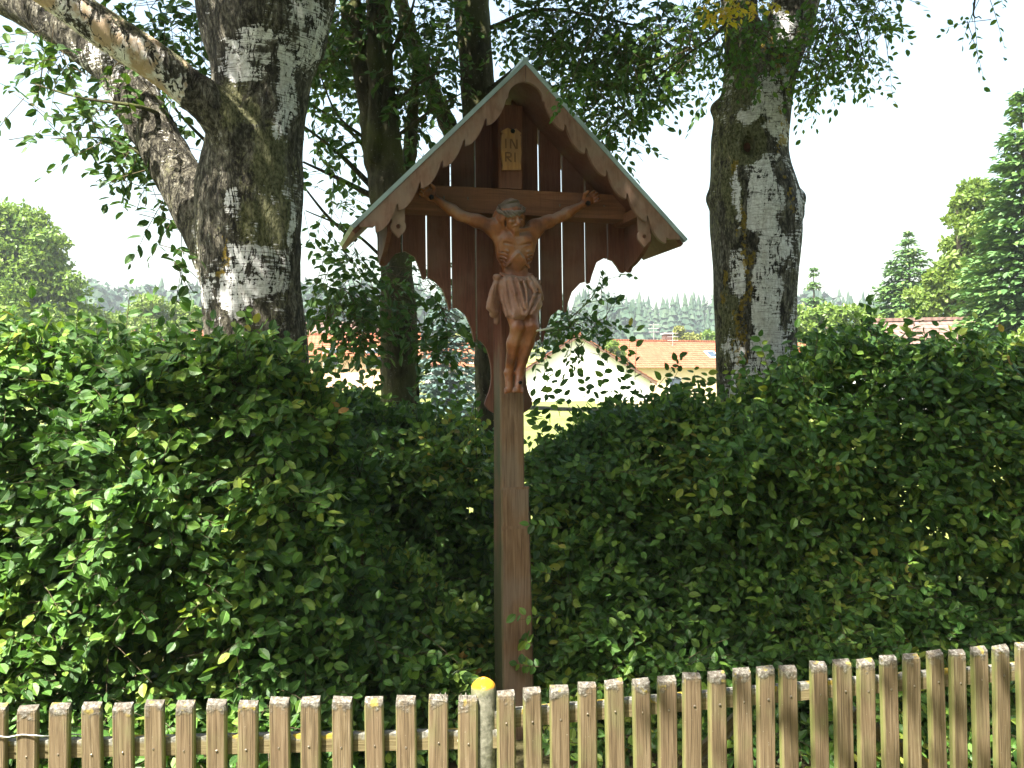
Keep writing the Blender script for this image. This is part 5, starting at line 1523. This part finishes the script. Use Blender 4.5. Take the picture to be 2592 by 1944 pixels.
# corner post with domed, lichen-covered top
pz_ = .790
prf = [(-.80, .041), (-.10, .040), (-.045, .040), (-.030, .039), (-.022, .036), (-.014, .029), (-.006, .018), (-.001, .007)]
v, f = tube([(0, 0, z) for z, r in prf], [r for z, r in prf], 20)
cpo = obj('corner_post', mesh_from('corner_post', v, f, M['cpost'], True), fl)
cpo.location = (.010, .030, pz_)
MB().tube([(0, 0, 0), (0, -.006, 0), (0, -.010, 0)], [.0105, .0095, .004], 10).build('bolt', M['bolt'], fl, True).location = (-.063, .002, .60)
# diagonal braces behind the bent fence
for (xa, ya, xb_, yb2) in [(1850, 1535, 2030, 1665), (1590, 1540, 1450, 1670)]:
    ca, sa = math.cos(rad(11)), math.sin(rad(11))
    def onf(x, y):
        d = RMn @ np.array([(x * KD - 1296) / FPX, (972 - y * KD) / FPX, -1.0]); nrm = np.array([-sa, ca])
        t = (nrm @ np.array([XC + .03, FY + .06])) / (nrm @ d[:2]); p = EYE + d * t
        return np.array([(p[:2] - np.array([XC + .03, FY + .004])) @ np.array([ca, sa]), .047, p[2]])
    a, b = onf(xa, ya), onf(xb_, yb2)
    d = b - a; L = np.linalg.norm(d); c = (a + b) / 2 + d / L * .12; L += .30
    mb = MB().box((0, 0, 0), (L, .022, .048))
    o = mb.build('brace', M['rail'], frr); o.location = (c[0], c[1], c[2] - 0.02); o.rotation_euler = (0, -math.atan2(d[2], d[0]), 0)
# thin wire along the end of the straight fence
wp = [P(-20, 1588, FY - .030), P(18, 1592, FY - .034), P(48, 1587, FY - .030), P(100, 1590, FY - .029), P(150, 1586, FY + .04), P(215, 1590, FY + .05)]
v, f = tube(spline(wp, 24), [.0022] * 24, 5)
tag(obj('fence_wire', mesh_from('fence_wire', v, f, M['wire'], True)), 'loose thin wire strung across the first pickets of the straight fence', 'wire')

# ------------------------------------------------------------------ background houses
def house(name, label, c, yaw, L, Wd, wall_h, roof_h, wall, roof, over=.45, chimney=None, skylight=None, windows=(), base=None):
    """ridge along local x; c = (x, y) of the centre"""
    z0 = float(gz(c[0], c[1])) - .3 if base is None else base
    r = empty(name, (c[0], c[1], z0), yaw)
    tag(r, label, 'house')
    h = wall_h
    mb = MB()
    mb.prism([(-Wd / 2, 0), (Wd / 2, 0), (Wd / 2, h), (0, h + roof_h), (-Wd / 2, h)], -L / 2, L / 2)
    mb.v = [(b, -a, z) for a, b, z in mb.v]
    mb.build('wall', M[wall], r)
    sl = math.hypot(Wd / 2, roof_h); ca, sa = (Wd / 2) / sl, roof_h / sl
    N_ = max(6, int((sl + over) / .36))
    for sg in (-1, 1):
        mb = MB()
        st = (sl + over) / N_
        for k in range(N_):
            a, b = k * st, (k + 1) * st + .05
            y0, zz0 = -ca * a, -sa * a; y1, zz1 = -ca * b, -sa * b
            t = .05
            pts = [(y0, zz0 + .02), (y1, zz1 + .06), (y1, zz1 + .02), (y0, zz0 - .02)]
            q = MB().prism(pts, -L / 2 - over * .8, L / 2 + over * .8)
            q.v = [(bb, aa * sg, z + h + roof_h + .06) for aa, bb, z in q.v]
            mb.add(q.v, q.f)
        rf = mb.build('roof', M[roof], r)
        if sg == 1 and skylight:
            for (sx, sd) in skylight:
                R_ = np.array([[1, 0, 0], [0, ca, sa], [0, -sa, ca]])
                cpt = np.array([sx, -ca * sd, h + roof_h - sa * sd + .12])
                cpt = np.array([sx, -ca * sd - sa * .05, h + roof_h - sa * sd + ca * .10])
                Rm = np.array([[1, 0, 0], [0, ca, -sa], [0, sa, ca]])
                MB().box(cpt, (.9, 1.2, .14), Rm).build('skylight_frame', M['frame'], rf)
                MB().box(cpt + Rm @ np.array([0, 0, .075]), (.7, .95, .03), Rm).build('skylight_pane', M['glass'], rf)
        # barge timber
        for sx in (-1, 1):
            q = MB().prism([(0, -.02), (-ca * (sl + over), -sa * (sl + over) - .02), (-ca * (sl + over), -sa * (sl + over) - .20), (0, -.20)], -.05, .05)
            q.v = [(bb + sx * (L / 2 + over * .8 - .08), aa * sg, z + h + roof_h + .04) for aa, bb, z in q.v]
            q.build('barge_board', M['timber'], r)
    MB().box((0, 0, h + roof_h + .14), (L + over * 1.6, .26, .12)).build('ridge_tile', M[roof], r)
    if chimney:
        cx, cy = chimney
        zt = h + roof_h + .7
        mb = MB(); mb.box((cx, cy, zt - .9), (.7, .55, 1.8))
        ch_ = mb.build('chimney', M['brick'], r)
        MB().box((cx, cy, zt + .06), (.85, .7, .10)).build('chimney_cap', M['wall_grey'], ch_)
    for (side, a, z, ww, wh) in windows:
        mb = MB(); g = MB()
        if side in 'fb':
            s = -1 if side == 'f' else 1
            mb.box((a, s * (Wd / 2 + .02), z), (ww + .16, .10, wh + .16)); g.box((a, s * (Wd / 2 + .06), z), (ww, .06, wh))
        else:
            s = -1 if side == 'l' else 1
            mb.box((s * (L / 2 + .02), a, z), (.10, ww + .16, wh + .16)); g.box((s * (L / 2 + .06), a, z), (.06, ww, wh))
        wo_ = mb.build('window', M['frame'], r); g.build('pane', M['glass'], wo_)
    return r

def XY(x, Y): return (float(P(x, 800, Y)[0]), Y)
def zat(y, Y): return float(P(1106, y, Y)[2])
# brown-roofed house seen beside the forked birch
def house_at(name, label, x, Y, yaw, L, Wd, y_base, y_eave, y_ridge, wall, roof, **k):
    zb, ze, zr = zat(y_base, Y), zat(y_eave, Y), zat(y_ridge, Y)
    return house(name, label, XY(x, Y), yaw, L, Wd, ze - zb + .8, max(.8, zr - ze), wall, roof, base=zb - .8, **k)
house_at('brown_roofed_house', 'white house with a brown tiled roof close beside the forked birch trunk', 660, 72, rad(-6), 7.5, 7.0, 806, 785, 697, 'wall_white', 'tile_brown', windows=[('r', -1, 1.6, 1, 1.2), ('f', 1.5, 1.3, 1.0, .8)])
house_at('peach_house', 'sunlit peach house with orange roof behind the many-stemmed tree', 775, 62, rad(8), 7.4, 6.0, 812, 768, 722, 'wall_peach', 'tile_red', chimney=(1.5, .6), windows=[('f', -1.6, 1.9, .9, 1.1), ('f', 1.0, 1.9, .9, 1.1)])
house_at('small_grey_house', 'small grey-walled house with pinkish roof beside the blue spruce', 1000, 70, rad(12), 5.0, 5.0, 824, 790, 745, 'wall_grey', 'tile_red', windows=[('f', .4, 1.6, .9, .9), ('f', 2.1, 1.4, .5, 1.6)])
house_at('white_gabled_house', 'bright white house with its gable wall towards the meadow', 1240, 62, rad(90), 9.0, 8.6, 842, 826, 737, 'wall_white', 'tile_red')
house_at('cream_gabled_house', 'cream house with long orange tiled roof, dark chimney and skylight', 1462, 80, rad(20), 11.5, 8.0, 862, 800, 744, 'wall_cream', 'tile_red', chimney=(-.6, .5), skylight=[(2.0, 2.6)], windows=[('f', -2.5, 1.7, 1.0, 1.1), ('f', 2.0, 1.7, 1.0, 1.1), ('l', .5, 2.2, .9, 1.1)])
house_at('orange_roofed_house', 'house with steep orange roof beside the lone birch', 1775, 60, rad(-14), 6.6, 6.0, 850, 800, 748, 'wall_white', 'tile_red', windows=[('f', .5, 1.6, .9, 1.0)])
house_at('shed', 'low building with a brown tiled roof under the big spruce', 2060, 36, rad(-5), 5.2, 4.6, 850, 775, 708, 'wall_grey', 'tile_brown', windows=[('f', .5, 1.2, .8, .8)])
house_at('distant_house', 'distant house with a low orange roof behind the forked birch', 400, 88, rad(4), 9.0, 6.0, 770, 735, 705, 'wall_white', 'tile_red', windows=[('f', 0, 1.2, 1, 1)])
# antenna masts
for x, y0, y1, Y in [(1412, 745, 698, 79.5), (1453, 748, 716, 79)]:
    a, b = P(x, y0 + 6, Y), P(x, y1, Y)
    mb = MB(); mb.tube([a - np.array([0, 0, 1.2]), b], [.035, .025], 6)
    for k in range(3): mb.tube([b + np.array([-.45, 0, -.15 - .3 * k]), b + np.array([.45, 0, -.15 - .3 * k])], [.018, .018], 5)
    tag(mb.build('antenna', M['wire'], None), 'thin aerial mast on the cream house roof beside the chimney' if x > 1430 else 'thin taller aerial mast on the gable end of the cream house', 'antenna')

# ------------------------------------------------------------------ background trees
def far_tree(name, label, blobs, Y, size, mat, seed, lai=3.0, trunk=None, group=None):
    """blobs: (x, y, a, b) in survey units at distance Y"""
    rng = np.random.default_rng(seed)
    m = mpp(Y); bx = sum(b[0] for b in blobs) / len(blobs)
    X0 = float(P(bx, 800, Y)[0]); g0 = float(gz(X0, Y))
    r = empty(name, (X0, Y, g0)); tag(r, label, 'bush' if 'bush' in name else 'tree', group)
    pos, out = [], []
    for (x, y, a, b) in blobs:
        C = P(x, y, Y); ra, rb = a * m, b * m
        sub = max(5, int(ra * rb * 3.2))
        q = unit(rng.normal(0, 1, (sub, 3))) * (rng.random((sub, 1)) ** .4) * .9
        cs = C + q * np.array([ra, ra, rb])
        n = int(lai * 4 * math.pi * ra * rb / (.42 * size * size) / sub)
        for c in cs:
            d = unit(rng.normal(0, 1, (n, 3)))
            rr = .46 * min(ra, rb) * rng.uniform(.8, 1.5)
            pos.append(c + d * rr * (rng.random((n, 1)) ** .33) * np.array([1.15, 1.15, .75])); out.append(d)
    pos, out = np.vstack(pos), np.vstack(out)
    k = pos[:, 2] > gz(pos[:, 0], pos[:, 1]) + .05
    pos, out = pos[k], out[k]; n = len(pos)
    ax = rng.normal(0, 1, (n, 3)); nr = out * .8 + rng.normal(0, .5, (n, 3)); nr[:, 2] += .5
    leaf_soup('crown', pos, ax, nr, size * rng.uniform(.7, 1.3, n), mat, r, small=True)
    zc = max(p[2] for p in [P(b[0], b[1], Y) for b in blobs])
    h = max(1.0, zc - g0)
    v, f = tube(spline([(X0, Y, g0 - .3), (X0 + .05 * h * .3, Y, g0 + h * .4), (X0, Y, g0 + h)], 8), np.linspace(.035 * h + .05, .02 * h * .5 + .01, 8), 7)
    wobj('trunk', mesh_from('trunk', v, f, M['farbark'], True), r)
    for b in blobs:
        C = P(b[0], b[1], Y)
        v, f = tube(spline([(X0, Y, g0 + h * .35), ((X0 + C[0]) / 2, Y + .2, (g0 + h * .4 + C[2]) / 2), C], 6), np.linspace(.018 * h, .01, 6), 5)
        wobj('branch', mesh_from('branch', v, f, M['farbark'], True), r)
    return r

def spruce(name, label, x, y_top, Y, spread, seed, mat='spruce', tops=None, group=None, dens=1.0, low=None):
    """spread = half width (m) at the ground; drooping boughs in whorls"""
    rng = np.random.default_rng(seed)
    T = P(x, y_top, Y); g0 = float(gz(T[0], Y)); h = T[2] - g0
    r = empty(name, (T[0], Y, g0)); tag(r, label, 'tree', group)
    v, f = tube([(T[0], Y, g0 - .3), (T[0], Y, g0 + h * .5), (T[0], Y, T[2])], [.022 * h + .03, .012 * h, .01], 8)
    wobj('trunk', mesh_from('trunk', v, f, M['farbark'], True), r)
    pos, ax, nr, sz = [], [], [], []
    nw = int(h / .34 * dens)
    for i in range(nw):
        t = (i + rng.uniform(0, .7)) / nw                    # 0 top .. 1 bottom
        if low is not None and t > low: break
        R_ = spread * (t ** .82) * rng.uniform(.82, 1.12) + .10
        z = T[2] - t * h * .97
        nb = int(7 + 5 * t)
        a0 = rng.uniform(0, 6.28)
        for b in range(nb):
            a = a0 + 6.283 * b / nb + rng.uniform(-.25, .25)
            Rb = R_ * rng.uniform(.70, 1.15)
            d = np.array([math.cos(a), math.sin(a)])
            m = max(4, int(Rb / .10))
            s = np.linspace(.12, 1, m)
            for side in (-1, 0, 1):
                wd = side * .26 * Rb * (1 - .55 * s) * s ** .4
                p = np.zeros((m, 3))
                p[:, 0] = T[0] + d[0] * Rb * s - d[1] * wd
                p[:, 1] = Y + d[1] * Rb * s + d[0] * wd
                p[:, 2] = z - .30 * Rb * s ** 1.3 + .16 * Rb * s ** 3 + rng.normal(0, .03, m) - abs(side) * .05
                pos.append(p + rng.normal(0, .035, (m, 3)))
                q = np.zeros((m, 3)); q[:, 0] = d[0] - d[1] * side * .9; q[:, 1] = d[1] + d[0] * side * .9; q[:, 2] = -.25 + rng.normal(0, .25, m)
                ax.append(q + rng.normal(0, .2, (m, 3)))
                w_ = rng.normal(0, .35, (m, 3)); w_[:, 2] += 1; w_[:, :2] += d * .35
                nr.append(w_); sz.append(np.full(m, .26) * rng.uniform(.7, 1.3, m) * (.6 + .4 * min(1, R_)))
    leaf_soup('crown', np.vstack(pos), np.vstack(ax), np.vstack(nr), np.concatenate(sz), mat, r, small=True)
    return r

far_tree('broadleaf_tree', 'big round light green tree at the edge of the meadow', [(-10, 520, 90, 80), (60, 500, 65, 60), (20, 590, 110, 80), (110, 620, 55, 70), (60, 680, 110, 70), (150, 690, 50, 60), (40, 550, 90, 70), (100, 560, 50, 60)], 58, .30, 'far_green', 101, 2.4)
far_tree('broadleaf_tree', 'low bushy tree at the foot of the big light green tree', [(180, 680, 50, 50), (230, 710, 50, 40), (150, 730, 60, 40)], 62, .28, 'far_light', 102, 2.4)
far_tree('broadleaf_tree', 'airy yellow-green tree above the distant low orange roof', [(310, 650, 50, 36), (360, 670, 50, 36), (290, 700, 60, 40), (410, 690, 36, 36), (350, 720, 60, 30)], 76, .28, 'far_light', 103, 1.8)
far_tree('broadleaf_tree', 'small round yellow-green tree behind the cream house roof', [(1470, 728, 28, 26), (1490, 735, 24, 22), (1455, 742, 20, 20)], 96, .34, 'far_yellow', 104, 2.6)
far_tree('broadleaf_tree', 'dark green bush beside the yellow-green tree behind the cream house', [(1530, 735, 30, 20), (1560, 735, 30, 24)], 92, .34, 'far_green', 105, 2.6)
far_tree('broadleaf_tree', 'bright yellow-green broadleaf tree half hidden by the big spruce', [(2090, 430, 60, 60), (2075, 490, 55, 70), (2065, 570, 60, 70), (2045, 640, 65, 60), (2110, 540, 60, 90), (2080, 640, 60, 60)], 40, .22, 'far_light', 106, 2.6)
far_tree('broadleaf_tree', 'low green tree between the slim open spruce and the double-topped spruce', [(1800, 680, 60, 36), (1850, 690, 60, 36), (1730, 690, 40, 40), (1770, 710, 60, 30)], 50, .24, 'far_green', 107, 2.6)
far_tree('broadleaf_tree', 'light bushy tree between the double-topped spruce and the brown-roofed shed', [(2010, 650, 50, 40), (1980, 690, 50, 30), (2050, 680, 60, 30)], 44, .22, 'far_light', 108, 2.6)
far_tree('garden_bush', 'bright yellow-green garden bush at the foot of the big spruce', [(2180, 760, 46, 36), (2225, 740, 40, 40), (2150, 790, 40, 30)], 20, .12, 'far_light', 109, 3.0)
far_tree('garden_bush', 'green bush beside the small grey house', [(1075, 800, 22, 14), (1030, 815, 26, 12), (900, 800, 20, 16)], 64, .22, 'far_green', 110, 2.6)
far_tree('garden_bush', 'green shrub beside the white gabled house', [(1330, 755, 40, 20), (1290, 770, 30, 16)], 66, .24, 'far_green', 111, 2.4)
spruce('spruce_tree', 'big dense spruce towering over the brown-roofed shed', 2205, 190, 30, 2.9, 201, dens=1.4)
spruce('spruce_tree', 'mid-sized double-topped spruce on the meadow edge', 1962, 500, 50, 3.6, 202, dens=1.2)
spruce('spruce_tree', 'shorter spruce grown together with the double-topped spruce', 1925, 560, 51, 2.9, 204)
spruce('spruce_tree', 'slim open spruce beside the lone birch', 1757, 572, 55, 1.5, 203, dens=.8)
spruce('blue_spruce', 'pale blue spruce between the many-stemmed tree and the shrine boards', 962, 600, 46, 2.1, 205, 'bluespruce')

# ------------------------------------------------------------------ wooded ridge
rng = np.random.default_rng(301)
n = 1500
fx = rng.uniform(-190, 190, n); fy = 240 + 200 * rng.random(n) ** 1.1
keep = np.abs(fx) < fy * .60
fx, fy = fx[keep], fy[keep]; n = len(fx)
fz = gz(fx, fy); hh = rng.uniform(9, 17, n)
conif = (fbm(np.stack([fx * .02, fy * .02, 0 * fx], 1), 77) + rng.normal(0, .12, n)) + fx * .0016 > .46
V, Fc = [], []
b = 0
for i in range(n):
    if conif[i]:
        lay = 9; k = 9
        for j in range(lay):
            t0 = j / lay
            zt_ = fz[i] + hh[i] * (1 - t0 * .92); zb_ = zt_ - hh[i] * .20
            rr = (.06 + .20 * t0) * hh[i] * .85
            an = np.arange(k) * 6.283 / k + rng.uniform(0, 6)
            rj = rr * rng.uniform(.55, 1.2, k)
            ring = np.stack([fx[i] + rj * np.cos(an), fy[i] + rj * np.sin(an), np.full(k, zb_) + rng.uniform(-.3, .3, k)], 1)
            V.append(np.vstack([[fx[i], fy[i], zt_], ring]))
            Fc.append(np.stack([np.full(k, b), b + 1 + np.arange(k), b + 1 + (np.arange(k) + 1) % k], 1)); b += k + 1
    else:
        m = 130
        d = unit(rng.normal(0, 1, (m, 3)))
        c = np.array([fx[i], fy[i], fz[i] + hh[i] * .52]) + d * np.array([hh[i] * .30, hh[i] * .30, hh[i] * .42]) * rng.uniform(.65, 1.05, (m, 1))
        a1 = unit(rng.normal(0, 1, (m, 3))); a2 = np.cross(a1, d)
        s = hh[i] * .10
        V.append(np.stack([c + a1 * s, c - a1 * s * .6 + a2 * s * .8, c - a1 * s * .6 - a2 * s * .8], 1).reshape(-1, 3))
        Fc.append(b + np.arange(m * 3).reshape(m, 3)); b += m * 3
tag(obj('forest', mesh_np('forest', np.vstack(V), np.vstack(Fc), M['forest'])), 'wooded ridge of conifers and broadleaf trees on the horizon', 'forest', None, 'stuff')

# ------------------------------------------------------------------ summer haze
hz = NT('summer_haze')
pv = hz.n('VolumePrincipled')
pv.inputs['Color'].default_value = (0.86, 0.92, 1.0, 1)
pv.inputs['Density'].default_value = 0.0006
pv.inputs['Anisotropy'].default_value = 0.2
hz.l(pv.outputs[0], hz.out.inputs['Volume'])
tag(MB().box((0, 650, 30), (1900, 1800, 70)).build('haze', hz.m), 'thin pale summer haze over the valley', 'haze', None, 'stuff')
